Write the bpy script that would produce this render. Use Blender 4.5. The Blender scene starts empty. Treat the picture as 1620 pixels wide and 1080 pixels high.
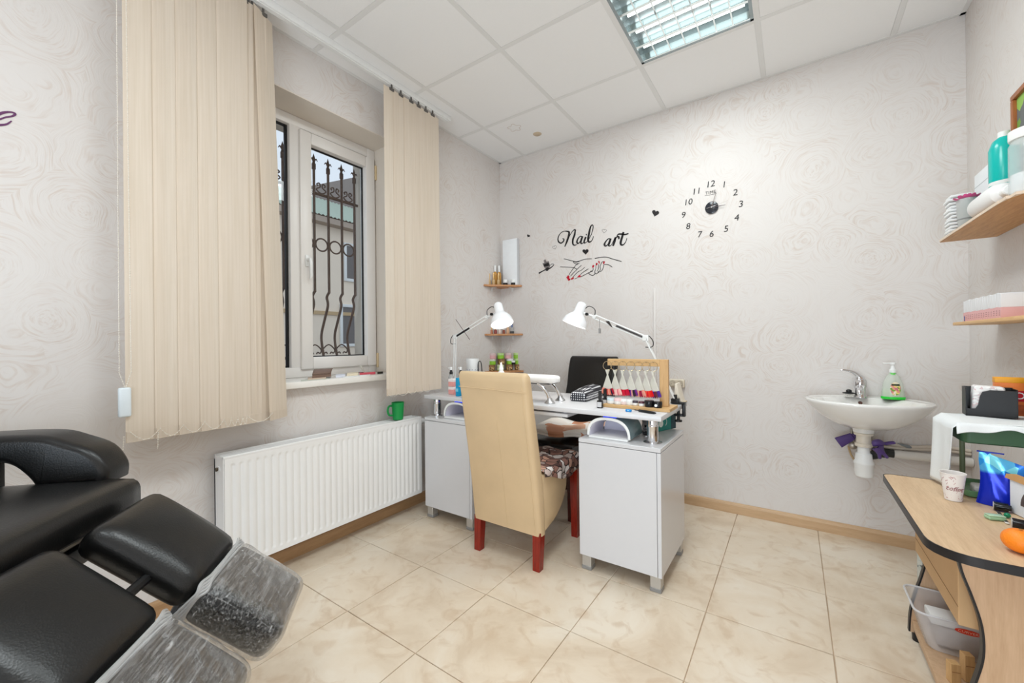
import bpy, bmesh, math, random
from mathutils import Vector, Matrix
random.seed(7)
SC = bpy.context.scene
COL = SC.collection
PI = math.pi
# ------------------------------------------------------------------ camera, world, lights, exposure
CAM = Vector((2.207, -3.0175, 1.1335))
RIGHT = Vector((0.82198697, 0.56940577, -0.01069977))
UP = Vector((0.00999145, 0.00436648, 0.99994055))
FWD = Vector((-0.56941864, 0.82204501, 0.0021))
FPX = 642.63
cam_data = bpy.data.cameras.new('camera')
cam_data.sensor_width = 36.0
cam_data.lens = FPX * 36.0 / 1620.0
cam_data.clip_start = 0.02
cam = bpy.data.objects.new('camera', cam_data)
COL.objects.link(cam)
cam.matrix_world = Matrix(((RIGHT.x, UP.x, -FWD.x, CAM.x), (RIGHT.y, UP.y, -FWD.y, CAM.y),
                           (RIGHT.z, UP.z, -FWD.z, CAM.z), (0, 0, 0, 1)))
SC.camera = cam
SC.view_settings.view_transform = 'Standard'
SC.view_settings.look = 'None'
SC.view_settings.gamma = 1.0
SC.view_settings.use_curve_mapping = False
SC.view_settings.exposure = 0.31
# overcast daylight sky
world = bpy.data.worlds.new('overcast_sky')
SC.world = world
world.use_nodes = True
bg = world.node_tree.nodes['Background']
bg.inputs[0].default_value = (0.80, 0.88, 1.0, 1)
bg.inputs[1].default_value = 0.85


def area_light(name, loc, size, power, color, rot=(0, 0, 0), size_y=None):
    l = bpy.data.lights.new(name, 'AREA')
    l.energy = power
    l.color = color
    l.shape = 'RECTANGLE'
    l.size = size
    l.size_y = size_y or size
    o = bpy.data.objects.new(name, l)
    o.location = loc
    o.rotation_euler = rot
    COL.objects.link(o)
    return o


CEIL = 2.779
# glow of the luminaire in view, then two unseen fill lights added without fixtures
area_light('ceiling_glow_and_fill', (1.77, -0.868, CEIL - 0.012), 0.56, 11.5, (0.90, 0.985, 1.0))
area_light('ceiling_glow_and_fill', (1.77, -3.27, CEIL - 0.012), 0.56, 10, (0.88, 0.97, 1.0))
area_light('ceiling_glow_and_fill', (1.77, -2.07, CEIL - 0.012), 0.56, 14, (0.90, 0.98, 1.0))
# unseen fill light added behind the viewer to brighten ceiling and walls
area_light('rear_fill_light', (2.0, -5.08, 1.05), 1.7, 66, (0.77, 0.89, 1.0), (PI / 2 + math.radians(22), 0, 0), 1.9)


# ------------------------------------------------------------------ measuring: photo pixel -> point on a real plane
def px(u, v, ax, val):
    r = RIGHT * ((u - 810) / FPX) + UP * ((540 - v) / FPX) + FWD
    i = 'xyz'.index(ax)
    return CAM + r * ((val - CAM[i]) / r[i])


# ------------------------------------------------------------------ materials
MATS = {}


def srgb(r, g, b):
    f = lambda c: (c / 255 / 12.92) if c <= 10 else ((c / 255 + 0.055) / 1.055) ** 2.4
    return (f(r), f(g), f(b), 1)


def base_mat(name):
    m = bpy.data.materials.new(name)
    m.use_nodes = True
    nt = m.node_tree
    return m, nt, nt.nodes['Principled BSDF']


def node(nt, t, **kw):
    n = nt.nodes.new(t)
    for k, v in kw.items():
        setattr(n, k, v)
    return n


def pos_node(nt, scale=(1, 1, 1), obj=False):
    if obj:
        src = node(nt, 'ShaderNodeTexCoord').outputs['Object']
    else:
        src = node(nt, 'ShaderNodeNewGeometry').outputs['Position']
    mp = node(nt, 'ShaderNodeMapping')
    mp.inputs['Scale'].default_value = scale
    nt.links.new(src, mp.inputs['Vector'])
    return mp.outputs['Vector']


def mixrgb(nt, fac, a, b):
    n = node(nt, 'ShaderNodeMix', data_type='RGBA')
    for sock, v in ((n.inputs[0], fac), (n.inputs[6], a), (n.inputs[7], b)):
        if hasattr(v, 'is_linked') or hasattr(v, 'links'):
            nt.links.new(v, sock)
        else:
            sock.default_value = v
    return n.outputs[2]


def ramp(nt, fac, stops):
    n = node(nt, 'ShaderNodeValToRGB')
    e = n.color_ramp.elements
    while len(e) < len(stops):
        e.new(0.5)
    for el, (p, c) in zip(e, stops):
        el.position = p
        el.color = c if len(c) == 4 else (*c, 1)
    nt.links.new(fac, n.inputs[0])
    return n.outputs[0]


def bump(nt, b, height, strength=0.2, dist=0.002):
    n = node(nt, 'ShaderNodeBump')
    n.inputs['Strength'].default_value = strength
    n.inputs['Distance'].default_value = dist
    nt.links.new(height, n.inputs['Height'])
    nt.links.new(n.outputs[0], b.inputs['Normal'])


def M(name, col=None, rough=0.5, metal=0.0, var=0.04, scale=30, trans=0.0, emit=None, estr=0, alpha=1.0, coat=0.0,
      sss=0.0, bmp=0.0, ior=1.45, spec=0.5):
    """plain procedural material: colour broken up by faint noise"""
    if name in MATS:
        return MATS[name]
    m, nt, b = base_mat(name)
    c = srgb(*col)
    no = node(nt, 'ShaderNodeTexNoise')
    no.inputs['Scale'].default_value = scale
    no.inputs['Detail'].default_value = 3
    nt.links.new(pos_node(nt, obj=True), no.inputs['Vector'])
    dark = tuple(x * (1 - var) for x in c[:3]) + (1,)
    lite = tuple(min(1, x * (1 + var)) for x in c[:3]) + (1,)
    nt.links.new(mixrgb(nt, no.outputs['Fac'], dark, lite), b.inputs['Base Color'])
    b.inputs['Roughness'].default_value = rough
    b.inputs['Metallic'].default_value = metal
    b.inputs['Transmission Weight'].default_value = trans
    b.inputs['IOR'].default_value = ior
    b.inputs['Alpha'].default_value = alpha
    b.inputs['Coat Weight'].default_value = coat
    b.inputs['Specular IOR Level'].default_value = spec
    if emit:
        b.inputs['Emission Color'].default_value = srgb(*emit)
        b.inputs['Emission Strength'].default_value = estr
    if bmp:
        bump(nt, b, no.outputs['Fac'], bmp, 0.003)
    MATS[name] = m
    return m


def wallpaper_mat():
    m, nt, b = base_mat('swirl_wallpaper')
    p = pos_node(nt)
    warp = node(nt, 'ShaderNodeTexNoise')
    warp.inputs['Scale'].default_value = 5
    warp.inputs['Detail'].default_value = 2
    nt.links.new(p, warp.inputs['Vector'])
    add = node(nt, 'ShaderNodeVectorMath', operation='MULTIPLY_ADD')
    nt.links.new(warp.outputs['Color'], add.inputs[0])
    add.inputs[1].default_value = (0.11, 0.11, 0.11)
    nt.links.new(p, add.inputs[2])
    vor = node(nt, 'ShaderNodeTexVoronoi')
    vor.inputs['Scale'].default_value = 4.2
    nt.links.new(add.outputs[0], vor.inputs['Vector'])
    # bristle strokes: noise stretched along circles round each cell centre
    dv = node(nt, 'ShaderNodeVectorMath', operation='SUBTRACT')
    nt.links.new(add.outputs[0], dv.inputs[0])
    nt.links.new(vor.outputs['Position'], dv.inputs[1])
    nz = node(nt, 'ShaderNodeVectorMath', operation='NORMALIZE')
    nt.links.new(dv.outputs[0], nz.inputs[0])
    sc_ = node(nt, 'ShaderNodeVectorMath', operation='SCALE')
    sc_.inputs['Scale'].default_value = 1.5
    nt.links.new(nz.outputs[0], sc_.inputs[0])
    ln = node(nt, 'ShaderNodeMath', operation='MULTIPLY')
    nt.links.new(vor.outputs['Distance'], ln.inputs[0])
    ln.inputs[1].default_value = 42.0
    cell = node(nt, 'ShaderNodeSeparateColor')
    nt.links.new(vor.outputs['Color'], cell.inputs[0])
    wv = node(nt, 'ShaderNodeMath', operation='MULTIPLY_ADD')
    nt.links.new(cell.outputs[0], wv.inputs[0])
    wv.inputs[1].default_value = 37.0
    nt.links.new(ln.outputs[0], wv.inputs[2])
    arc = node(nt, 'ShaderNodeTexNoise', noise_dimensions='4D')
    arc.inputs['Scale'].default_value = 1.0
    arc.inputs['Detail'].default_value = 2.5
    arc.inputs['Roughness'].default_value = 0.6
    nt.links.new(sc_.outputs[0], arc.inputs['Vector'])
    nt.links.new(wv.outputs[0], arc.inputs['W'])
    mr = arc
    big = node(nt, 'ShaderNodeTexNoise')
    big.inputs['Scale'].default_value = 3.2
    big.inputs['Detail'].default_value = 5
    nt.links.new(p, big.inputs['Vector'])
    mask = ramp(nt, big.outputs['Fac'], [(0.37, (0.12, 0.12, 0.12)), (0.60, (1, 1, 1))])
    stroke = node(nt, 'ShaderNodeMath', operation='MULTIPLY')
    nt.links.new(ramp(nt, mr.outputs[0], [(0.48, (0, 0, 0)), (0.68, (1, 1, 1))]), stroke.inputs[0])
    nt.links.new(mask, stroke.inputs[1])
    col = mixrgb(nt, stroke.outputs[0], srgb(222, 216, 212), srgb(210, 197, 188))
    nt.links.new(col, b.inputs['Base Color'])
    b.inputs['Roughness'].default_value = 0.85
    bump(nt, b, mr.outputs[0], 0.35, 0.003)
    MATS['wall'] = m
    return m


def wood_mat(name, light, dark, axis='x', scale=1.0, rough=0.45, knots=False):
    m, nt, b = base_mat(name)
    s = {'x': (1.2, 14, 14), 'y': (14, 1.2, 14), 'z': (14, 14, 1.2)}[axis]
    p = pos_node(nt, tuple(k * scale for k in s), obj=True)
    no = node(nt, 'ShaderNodeTexNoise')
    no.inputs['Scale'].default_value = 3
    no.inputs['Detail'].default_value = 8
    no.inputs['Roughness'].default_value = 0.65
    nt.links.new(p, no.inputs['Vector'])
    fine = node(nt, 'ShaderNodeTexNoise')
    fine.inputs['Scale'].default_value = 16
    fine.inputs['Detail'].default_value = 4
    nt.links.new(p, fine.inputs['Vector'])
    c1 = ramp(nt, no.outputs['Fac'], [(0.33, srgb(*dark)), (0.6, srgb(*light))])
    mid = tuple((a + d) / 2 for a, d in zip(light, dark))
    c2 = ramp(nt, fine.outputs['Fac'], [(0.35, srgb(*mid)), (0.6, srgb(*light))])
    out = mixrgb(nt, 0.45, c1, c2)
    if knots:
        v = node(nt, 'ShaderNodeTexVoronoi')
        v.inputs['Scale'].default_value = 0.9
        nt.links.new(p, v.inputs['Vector'])
        out = mixrgb(nt, ramp(nt, v.outputs['Distance'], [(0.05, (0.8, 0.8, 0.8)), (0.16, (0, 0, 0))]), out, srgb(110, 66, 30))
    nt.links.new(out, b.inputs['Base Color'])
    b.inputs['Roughness'].default_value = rough
    bump(nt, b, no.outputs['Fac'], 0.08, 0.002)
    MATS[name] = m
    return m


def floor_mat():
    m, nt, b = base_mat('beige_stone_tile')
    p = pos_node(nt)
    no = node(nt, 'ShaderNodeTexNoise')
    no.inputs['Scale'].default_value = 2.6
    no.inputs['Detail'].default_value = 7
    no.inputs['Roughness'].default_value = 0.6
    no.inputs['Distortion'].default_value = 0.8
    nt.links.new(p, no.inputs['Vector'])
    ve = node(nt, 'ShaderNodeTexNoise')
    ve.inputs['Scale'].default_value = 9
    ve.inputs['Detail'].default_value = 9
    ve.inputs['Distortion'].default_value = 1.6
    nt.links.new(p, ve.inputs['Vector'])
    c = ramp(nt, no.outputs['Fac'], [(0.36, srgb(212, 192, 168)), (0.5, srgb(224, 207, 185)), (0.66, srgb(231, 218, 200))])
    c = mixrgb(nt, ramp(nt, ve.outputs['Fac'], [(0.52, (0, 0, 0)), (0.70, (0.5, 0.5, 0.5))]), c, srgb(198, 170, 140))
    nt.links.new(c, b.inputs['Base Color'])
    b.inputs['Roughness'].default_value = 0.33
    b.inputs['Specular IOR Level'].default_value = 0.4
    bump(nt, b, ve.outputs['Fac'], 0.04, 0.002)
    MATS['floor_tile'] = m


def leather_mat(name, col, rough=0.38, bstr=0.12, scale=260):
    m, nt, b = base_mat(name)
    p = pos_node(nt, obj=True)
    v = node(nt, 'ShaderNodeTexVoronoi')
    v.inputs['Scale'].default_value = scale
    nt.links.new(p, v.inputs['Vector'])
    no = node(nt, 'ShaderNodeTexNoise')
    no.inputs['Scale'].default_value = 7
    no.inputs['Detail'].default_value = 4
    nt.links.new(p, no.inputs['Vector'])
    c = srgb(*col)
    nt.links.new(mixrgb(nt, no.outputs['Fac'], tuple(x * .88 for x in c[:3]) + (1,), tuple(min(1, x * 1.1) for x in c[:3]) + (1,)), b.inputs['Base Color'])
    b.inputs['Roughness'].default_value = rough
    ad = node(nt, 'ShaderNodeMath', operation='MULTIPLY_ADD')
    nt.links.new(no.outputs['Fac'], ad.inputs[0])
    ad.inputs[1].default_value = 2.5
    nt.links.new(v.outputs['Distance'], ad.inputs[2])
    bump(nt, b, ad.outputs[0], bstr, 0.002)
    MATS[name] = m
    return m


def blind_mat():
    m, nt, b = base_mat('cream_blind_fabric')
    p = pos_node(nt, (1, 1, 0.02))
    no = node(nt, 'ShaderNodeTexNoise')
    no.inputs['Scale'].default_value = 130
    no.inputs['Detail'].default_value = 3
    nt.links.new(p, no.inputs['Vector'])
    c = ramp(nt, no.outputs['Fac'], [(0.3, srgb(221, 207, 189)), (0.7, srgb(231, 218, 203))])
    nt.links.new(c, b.inputs['Base Color'])
    b.inputs['Roughness'].default_value = 0.8
    bump(nt, b, no.outputs['Fac'], 0.12, 0.001)
    tr = node(nt, 'ShaderNodeBsdfTranslucent')
    tr.inputs[0].default_value = srgb(248, 230, 204)
    mx = node(nt, 'ShaderNodeMixShader')
    mx.inputs[0].default_value = 0.22
    nt.links.new(b.outputs[0], mx.inputs[1])
    nt.links.new(tr.outputs[0], mx.inputs[2])
    nt.links.new(mx.outputs[0], nt.nodes['Material Output'].inputs[0])
    MATS['blind'] = m


def film_mat():
    m, nt, b = base_mat('cling_film')
    p = pos_node(nt, (6.0, 95, 95), obj=True)
    no = node(nt, 'ShaderNodeTexNoise')
    no.inputs['Scale'].default_value = 1.6
    no.inputs['Detail'].default_value = 7
    no.inputs['Roughness'].default_value = 0.68
    no.inputs['Distortion'].default_value = 0.7
    nt.links.new(p, no.inputs['Vector'])
    b.inputs['Base Color'].default_value = (0.85, 0.85, 0.85, 1)
    b.inputs['Roughness'].default_value = 0.3
    tr = node(nt, 'ShaderNodeBsdfTransparent')
    tr.inputs[0].default_value = (0.97, 0.97, 0.97, 1)
    gl = node(nt, 'ShaderNodeBsdfGlossy')
    gl.inputs['Roughness'].default_value = 0.09
    gl.inputs[0].default_value = (0.95, 0.95, 0.95, 1)
    bp = node(nt, 'ShaderNodeBump')
    bp.inputs['Strength'].default_value = 0.7
    bp.inputs['Distance'].default_value = 0.006
    nt.links.new(no.outputs['Fac'], bp.inputs['Height'])
    nt.links.new(bp.outputs[0], gl.inputs['Normal'])
    lw = node(nt, 'ShaderNodeLayerWeight')
    lw.inputs[0].default_value = 0.28
    mg_ = node(nt, 'ShaderNodeMixShader')
    nt.links.new(lw.outputs['Facing'], mg_.inputs[0])
    nt.links.new(tr.outputs[0], mg_.inputs[1])
    nt.links.new(gl.outputs[0], mg_.inputs[2])
    mx = node(nt, 'ShaderNodeMixShader')
    nt.links.new(ramp(nt, no.outputs['Fac'], [(0.47, (0.0, 0.0, 0.0)), (0.60, (0.16, 0.16, 0.16)), (0.74, (0.7, 0.7, 0.7))]), mx.inputs[0])  # white streaks painted in as highlights on the wrinkled film
    nt.links.new(mg_.outputs[0], mx.inputs[1])
    nt.links.new(b.outputs[0], mx.inputs[2])
    nt.links.new(mx.outputs[0], nt.nodes['Material Output'].inputs[0])
    MATS['film'] = m


def pattern_mat(name, cols, scale=14, seed=0.0, line=None):
    """printed cloth: cells of several colours with dark outlines"""
    m, nt, b = base_mat(name)
    p = pos_node(nt, obj=True)
    w = node(nt, 'ShaderNodeTexNoise')
    w.inputs['Scale'].default_value = 9 + seed
    nt.links.new(p, w.inputs['Vector'])
    add = node(nt, 'ShaderNodeVectorMath', operation='MULTIPLY_ADD')
    nt.links.new(w.outputs['Color'], add.inputs[0])
    add.inputs[1].default_value = (0.09, 0.09, 0.09)
    nt.links.new(p, add.inputs[2])
    v = node(nt, 'ShaderNodeTexVoronoi')
    v.inputs['Scale'].default_value = scale
    nt.links.new(add.outputs[0], v.inputs['Vector'])
    sep = node(nt, 'ShaderNodeSeparateColor')
    nt.links.new(v.outputs['Color'], sep.inputs[0])
    r = node(nt, 'ShaderNodeValToRGB')
    r.color_ramp.interpolation = 'CONSTANT'
    e = r.color_ramp.elements
    while len(e) < len(cols):
        e.new(0.5)
    for i, (el, c) in enumerate(zip(e, cols)):
        el.position = i / len(cols)
        el.color = srgb(*c)
    nt.links.new(sep.outputs[0], r.inputs[0])
    out = r.outputs[0]
    if line:
        v2 = node(nt, 'ShaderNodeTexVoronoi', feature='DISTANCE_TO_EDGE')
        v2.inputs['Scale'].default_value = scale
        nt.links.new(add.outputs[0], v2.inputs['Vector'])
        out = mixrgb(nt, ramp(nt, v2.outputs['Distance'], [(0.04, (1, 1, 1)), (0.07, (0, 0, 0))]), out, srgb(*line))
    nt.links.new(out, b.inputs['Base Color'])
    b.inputs['Roughness'].default_value = 0.75
    MATS[name] = m
    return m


def dots_mat(name, bgc, dotc, scale=60, r=0.33, axes=(0, 1)):
    m, nt, b = base_mat(name)
    p = pos_node(nt, (scale, scale, scale), obj=True)
    v = node(nt, 'ShaderNodeTexVoronoi')
    v.inputs['Scale'].default_value = 1
    v.inputs['Randomness'].default_value = 0
    nt.links.new(p, v.inputs['Vector'])
    nt.links.new(ramp(nt, v.outputs['Distance'], [(r, srgb(*dotc)), (r + .04, srgb(*bgc))]), b.inputs['Base Color'])
    b.inputs['Roughness'].default_value = 0.6
    MATS[name] = m
    return m


# ------------------------------------------------------------------ mesh building
class MB:
    def __init__(self):
        self.v = []
        self.f = []
        self.mi = []
        self.cur = 0

    def mat(self, i):
        self.cur = i
        return self

    def add(self, vs, fs):
        n = len(self.v)
        self.v += [tuple(p) for p in vs]
        self.f += [tuple(i + n for i in f) for f in fs]
        self.mi += [self.cur] * len(fs)
        return self

    def bm(self, b):
        b.verts.ensure_lookup_table()
        b.verts.index_update()
        self.add([v.co.copy() for v in b.verts], [[v.index for v in f.verts] for f in b.faces])
        b.free()
        return self

    def box(self, a, c, bev=0.0, seg=2, rot=None):
        b = bmesh.new()
        bmesh.ops.create_cube(b, size=1)
        ctr = Vector([(p + q) / 2 for p, q in zip(a, c)])
        s = [abs(q - p) for p, q in zip(a, c)]
        for v in b.verts:
            v.co = Vector((v.co.x * s[0], v.co.y * s[1], v.co.z * s[2]))
        if bev:
            bmesh.ops.bevel(b, geom=list(b.edges), offset=min(bev, min(s) * .49), segments=seg, affect='EDGES', profile=0.5)
        if rot is not None:
            for v in b.verts:
                v.co = rot @ v.co
        for v in b.verts:
            v.co += ctr
        return self.bm(b)

    def cyl(self, p0, p1, r0, r1=None, seg=16, caps=True):
        r1 = r0 if r1 is None else r1
        return self.tube([p0, p1], [r0, r1], seg, caps)

    def tube(self, pts, r, seg=10, caps=True, closed=False):
        pts = [Vector(p) for p in pts]
        n = len(pts)
        rs = r if isinstance(r, (list, tuple)) else [r] * n
        vs, fs = [], []
        prev = None
        for i, p in enumerate(pts):
            if closed:
                t = pts[(i + 1) % n] - pts[i - 1]
            else:
                t = pts[min(i + 1, n - 1)] - pts[max(i - 1, 0)]
            t.normalize()
            if prev is None:
                a = Vector((0, 0, 1)) if abs(t.z) < 0.9 else Vector((1, 0, 0))
                u = t.cross(a).normalized()
            else:
                u = (prev - t * prev.dot(t))
                u = u.normalized() if u.length > 1e-6 else t.orthogonal().normalized()
            prev = u
            w = t.cross(u)
            for k in range(seg):
                a = 2 * PI * k / seg
                vs.append(p + (u * math.cos(a) + w * math.sin(a)) * rs[i])
        m = n if closed else n - 1
        for i in range(m):
            j = (i + 1) % n
            for k in range(seg):
                l = (k + 1) % seg
                fs.append((i * seg + k, i * seg + l, j * seg + l, j * seg + k))
        if caps and not closed:
            fs.append(tuple(range(seg))[::-1])
            fs.append(tuple((n - 1) * seg + k for k in range(seg)))
        return self.add(vs, fs)

    def lathe(self, prof, c=(0, 0, 0), seg=24, axis=None, sx=1.0, sy=1.0):
        """prof: list of (radius, height)"""
        c = Vector(c)
        q = Vector((0, 0, 1)).rotation_difference(Vector(axis).normalized()) if axis is not None else None
        vs, fs = [], []
        for r, h in prof:
            for k in range(seg):
                a = 2 * PI * k / seg
                p = Vector((max(r, 1e-5) * math.cos(a) * sx, max(r, 1e-5) * math.sin(a) * sy, h))
                vs.append(c + (q @ p if q else p))
        for i in range(len(prof) - 1):
            for k in range(seg):
                l = (k + 1) % seg
                fs.append((i * seg + k, i * seg + l, (i + 1) * seg + l, (i + 1) * seg + k))
        if prof[0][0] > 1e-4:
            fs.append(tuple(range(seg))[::-1])
        if prof[-1][0] > 1e-4:
            fs.append(tuple((len(prof) - 1) * seg + k for k in range(seg)))
        return self.add(vs, fs)

    def loft(self, rings, caps=True, closed_ring=True):
        n = len(rings[0])
        vs = [p for r in rings for p in r]
        fs = []
        for i in range(len(rings) - 1):
            for k in range(n if closed_ring else n - 1):
                l = (k + 1) % n
                fs.append((i * n + k, i * n + l, (i + 1) * n + l, (i + 1) * n + k))
        if caps:
            fs.append(tuple(range(n))[::-1])
            fs.append(tuple((len(rings) - 1) * n + k for k in range(n)))
        return self.add(vs, fs)

    def prism(self, poly, fn, a, b, bev=0.0, seg=2):
        """poly: 2-D outline, fn(p, q, t) -> 3-D point, extruded from t=a to t=b"""
        bm = bmesh.new()
        lo = [bm.verts.new(fn(p, q, a)) for p, q in poly]
        hi = [bm.verts.new(fn(p, q, b)) for p, q in poly]
        n = len(poly)
        bm.faces.new(lo)
        bm.faces.new(hi[::-1])
        for i in range(n):
            j = (i + 1) % n
            bm.faces.new((lo[i], hi[i], hi[j], lo[j]))
        bmesh.ops.recalc_face_normals(bm, faces=list(bm.faces))
        if bev:
            es = [e for e in bm.edges if (e.verts[0] in lo and e.verts[1] in lo) or (e.verts[0] in hi and e.verts[1] in hi)]
            bmesh.ops.bevel(bm, geom=es, offset=bev, segments=seg, affect='EDGES', profile=0.5)
        bmesh.ops.triangulate(bm, faces=[f for f in bm.faces if len(f.verts) > 4])
        return self.bm(bm)

    def grid(self, fn, nu, nv, closed_u=False):
        vs = [fn(i / nu, j / nv) for j in range(nv + 1) for i in range(nu + (0 if closed_u else 1))]
        w = nu + (0 if closed_u else 1)
        fs = []
        for j in range(nv):
            for i in range(nu):
                k = (i + 1) % w
                fs.append((j * w + i, j * w + k, (j + 1) * w + k, (j + 1) * w + i))
        return self.add(vs, fs)

    def sphere(self, c, r, seg=16, rings=10, s=(1, 1, 1)):
        b = bmesh.new()
        bmesh.ops.create_uvsphere(b, u_segments=seg, v_segments=rings, radius=r)
        for v in b.verts:
            v.co = Vector((v.co.x * s[0] + c[0], v.co.y * s[1] + c[1], v.co.z * s[2] + c[2]))
        return self.bm(b)

    def xf(self, fn):
        self.v = [tuple(fn(Vector(p))) for p in self.v]
        return self

    def build(self, name, mats, parent=None, world=False, smooth=True, angle=38, recalc=True):
        me = bpy.data.meshes.new(name)
        vs = self.v
        if world and parent is not None:
            inv = (Matrix.Translation(parent.location) @ parent.rotation_euler.to_matrix().to_4x4()).inverted()
            if parent.parent is not None:
                pp = parent.parent
                inv = inv @ (Matrix.Translation(pp.location) @ pp.rotation_euler.to_matrix().to_4x4()).inverted()
            vs = [tuple(inv @ Vector(p)) for p in vs]
        me.from_pydata(vs, [], self.f)
        if recalc:
            b = bmesh.new()
            b.from_mesh(me)
            bmesh.ops.recalc_face_normals(b, faces=list(b.faces))
            b.to_mesh(me)
            b.free()
        if not isinstance(mats, (list, tuple)):
            mats = [mats]
        for m in mats:
            me.materials.append(m)
        if len(mats) > 1:
            me.polygons.foreach_set('material_index', self.mi)
        if smooth:
            me.polygons.foreach_set('use_smooth', [True] * len(me.polygons))
            me.set_sharp_from_angle(angle=math.radians(angle))
        me.update()
        o = bpy.data.objects.new(name, me)
        COL.objects.link(o)
        if parent is not None:
            o.parent = parent
        return o


def cushion(sx, sy, sz, r, crown=0.0, n=10, c=(0, 0, 0)):
    """softly rounded pad centred on c"""
    b = bmesh.new()
    bmesh.ops.create_cube(b, size=2)
    bmesh.ops.subdivide_edges(b, edges=list(b.edges), cuts=n, use_grid_fill=True)
    hx, hy, hz = sx / 2, sy / 2, sz / 2
    for v in b.verts:
        # denser samples towards the rim
        q = Vector([math.copysign(1 - (1 - abs(t)) ** 1.7, t) for t in v.co])
        p = Vector((q.x * hx, q.y * hy, q.z * hz))
        k = Vector((max(-hx + r, min(hx - r, p.x)), max(-hy + r, min(hy - r, p.y)), max(-hz + r, min(hz - r, p.z))))
        d = p - k
        if d.length > 1e-6:
            p = k + d.normalized() * r
        if crown:
            p.z += (1 if v.co.z > 0 else 0) * crown * (1 - (p.x / hx) ** 2) * (1 - (p.y / hy) ** 2)
        v.co = p + Vector(c)
    m = MB()
    m.bm(b)
    return m


def crom(pts, n=6, closed=False):
    """Catmull-Rom smoothing of a list of equal-length tuples"""
    P = [Vector(p) if len(p) <= 4 else p for p in pts]
    out = []
    N = len(P)
    for i in range(N if closed else N - 1):
        g = lambda j: P[j % N] if closed else P[max(0, min(N - 1, j))]
        p0, p1, p2, p3 = g(i - 1), g(i), g(i + 1), g(i + 2)
        for k in range(n):
            t = k / n
            out.append(0.5 * ((2 * p1) + (p2 - p0) * t + (2 * p0 - 5 * p1 + 4 * p2 - p3) * t * t + (3 * p1 - p0 - 3 * p2 + p3) * t ** 3))
    if not closed:
        out.append(P[-1])
    return out


def props(o, label=None, cat=None, group=None, kind=None):
    if label:
        o['label'] = label
    if cat:
        o['category'] = cat
    if group:
        o['group'] = group
    if kind:
        o['kind'] = kind
    return o


def thing(name, label, cat, loc=(0, 0, 0), rz=0.0, group=None):
    o = bpy.data.objects.new(name, None)
    o.empty_display_size = 0.05
    COL.objects.link(o)
    o.location = loc
    o.rotation_euler = (0, 0, rz)
    return props(o, label, cat, group)


def struct(mb, name, mat, parent=None, **k):
    o = mb.build(name, mat, parent, **k)
    if parent is None:
        o['kind'] = 'structure'
    return o


def copy_tree(o, parent=None):
    c = o.copy()
    COL.objects.link(c)
    if parent is not None:
        c.parent = parent
    for ch in list(o.children):
        copy_tree(ch, c)
    return c


def text_mb(txt, size, fn, depth=0.0015, align='CENTER', shear=0.0, mb=None):
    """flat lettering as mesh; fn(x, y, z) maps the text plane into the scene"""
    cu = bpy.data.curves.new('lettering', 'FONT')
    cu.body = txt
    cu.size = size
    cu.align_x = align
    cu.align_y = 'CENTER'
    cu.extrude = depth / 2
    cu.shear = shear
    cu.resolution_u = 3
    o = bpy.data.objects.new('lettering', cu)
    COL.objects.link(o)
    bpy.context.view_layer.update()
    me = bpy.data.meshes.new_from_object(o.evaluated_get(bpy.context.evaluated_depsgraph_get()))
    bpy.data.objects.remove(o)
    m = mb or MB()
    m.add([fn(*v.co) for v in me.vertices], [tuple(p.vertices) for p in me.polygons])
    bpy.data.meshes.remove(me)
    return m


def ribbon(mb, pts, widths, nrm, th=0.0012):
    """flat stroke of varying width on a plane with normal nrm"""
    nrm = Vector(nrm)
    n = len(pts)
    vs, fs = [], []
    for i, p in enumerate(pts):
        t = (pts[min(i + 1, n - 1)] - pts[max(i - 1, 0)])
        t = t.normalized() if t.length > 1e-9 else Vector((1, 0, 0))
        s = t.cross(nrm).normalized() * widths[i] / 2
        vs += [p - s, p + s, p - s + nrm * th, p + s + nrm * th]
    for i in range(n - 1):
        a, b = i * 4, i * 4 + 4
        fs += [(a + 2, a + 3, b + 3, b + 2), (a, b, b + 1, a + 1), (a, a + 2, b + 2, b), (a + 1, b + 1, b + 3, a + 3)]
    fs += [(0, 1, 3, 2), ((n - 1) * 4, (n - 1) * 4 + 2, (n - 1) * 4 + 3, (n - 1) * 4 + 1)]
    mb.add(vs, fs)
    return mb


wallpaper_mat()
floor_mat()
blind_mat()
film_mat()
leather_mat('black_leather', (13, 13, 13), 0.33, 0.10)
leather_mat('beige_leather', (213, 185, 146), 0.48, 0.12)
leather_mat('dark_leather', (14, 13, 13), 0.24, 0.3, 120)
wood_mat('oak', (216, 186, 150), (190, 156, 120), 'y', 1.4, 0.5)
wood_mat('oak_upright', (206, 172, 138), (186, 150, 116), 'z', 1.4, 0.5)
wood_mat('pine', (214, 160, 106), (176, 116, 62), 'y', 1.6, 0.5, True)
wood_mat('pine_across', (206, 152, 106), (168, 108, 62), 'x', 1.6, 0.5)
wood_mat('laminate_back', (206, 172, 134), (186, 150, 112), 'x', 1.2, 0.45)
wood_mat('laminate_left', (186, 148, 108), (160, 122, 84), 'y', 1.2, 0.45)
wood_mat('rack_wood', (214, 176, 124), (190, 146, 92), 'x', 2.0, 0.5)
wood_mat('rack_wood_upright', (212, 172, 120), (188, 142, 90), 'z', 2.0, 0.5)
wood_mat('mahogany', (150, 36, 20), (92, 14, 8), 'z', 2.5, 0.22)
M('white_lacquer', (214, 213, 215), 0.22, var=0.01)
M('white_plastic', (240, 240, 238), 0.3, var=0.01)
M('white_metal', (236, 236, 234), 0.25, var=0.01)
M('radiator_white', (240, 239, 238), 0.35, var=0.01)
M('upvc', (240, 236, 232), 0.3, var=0.01)
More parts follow.
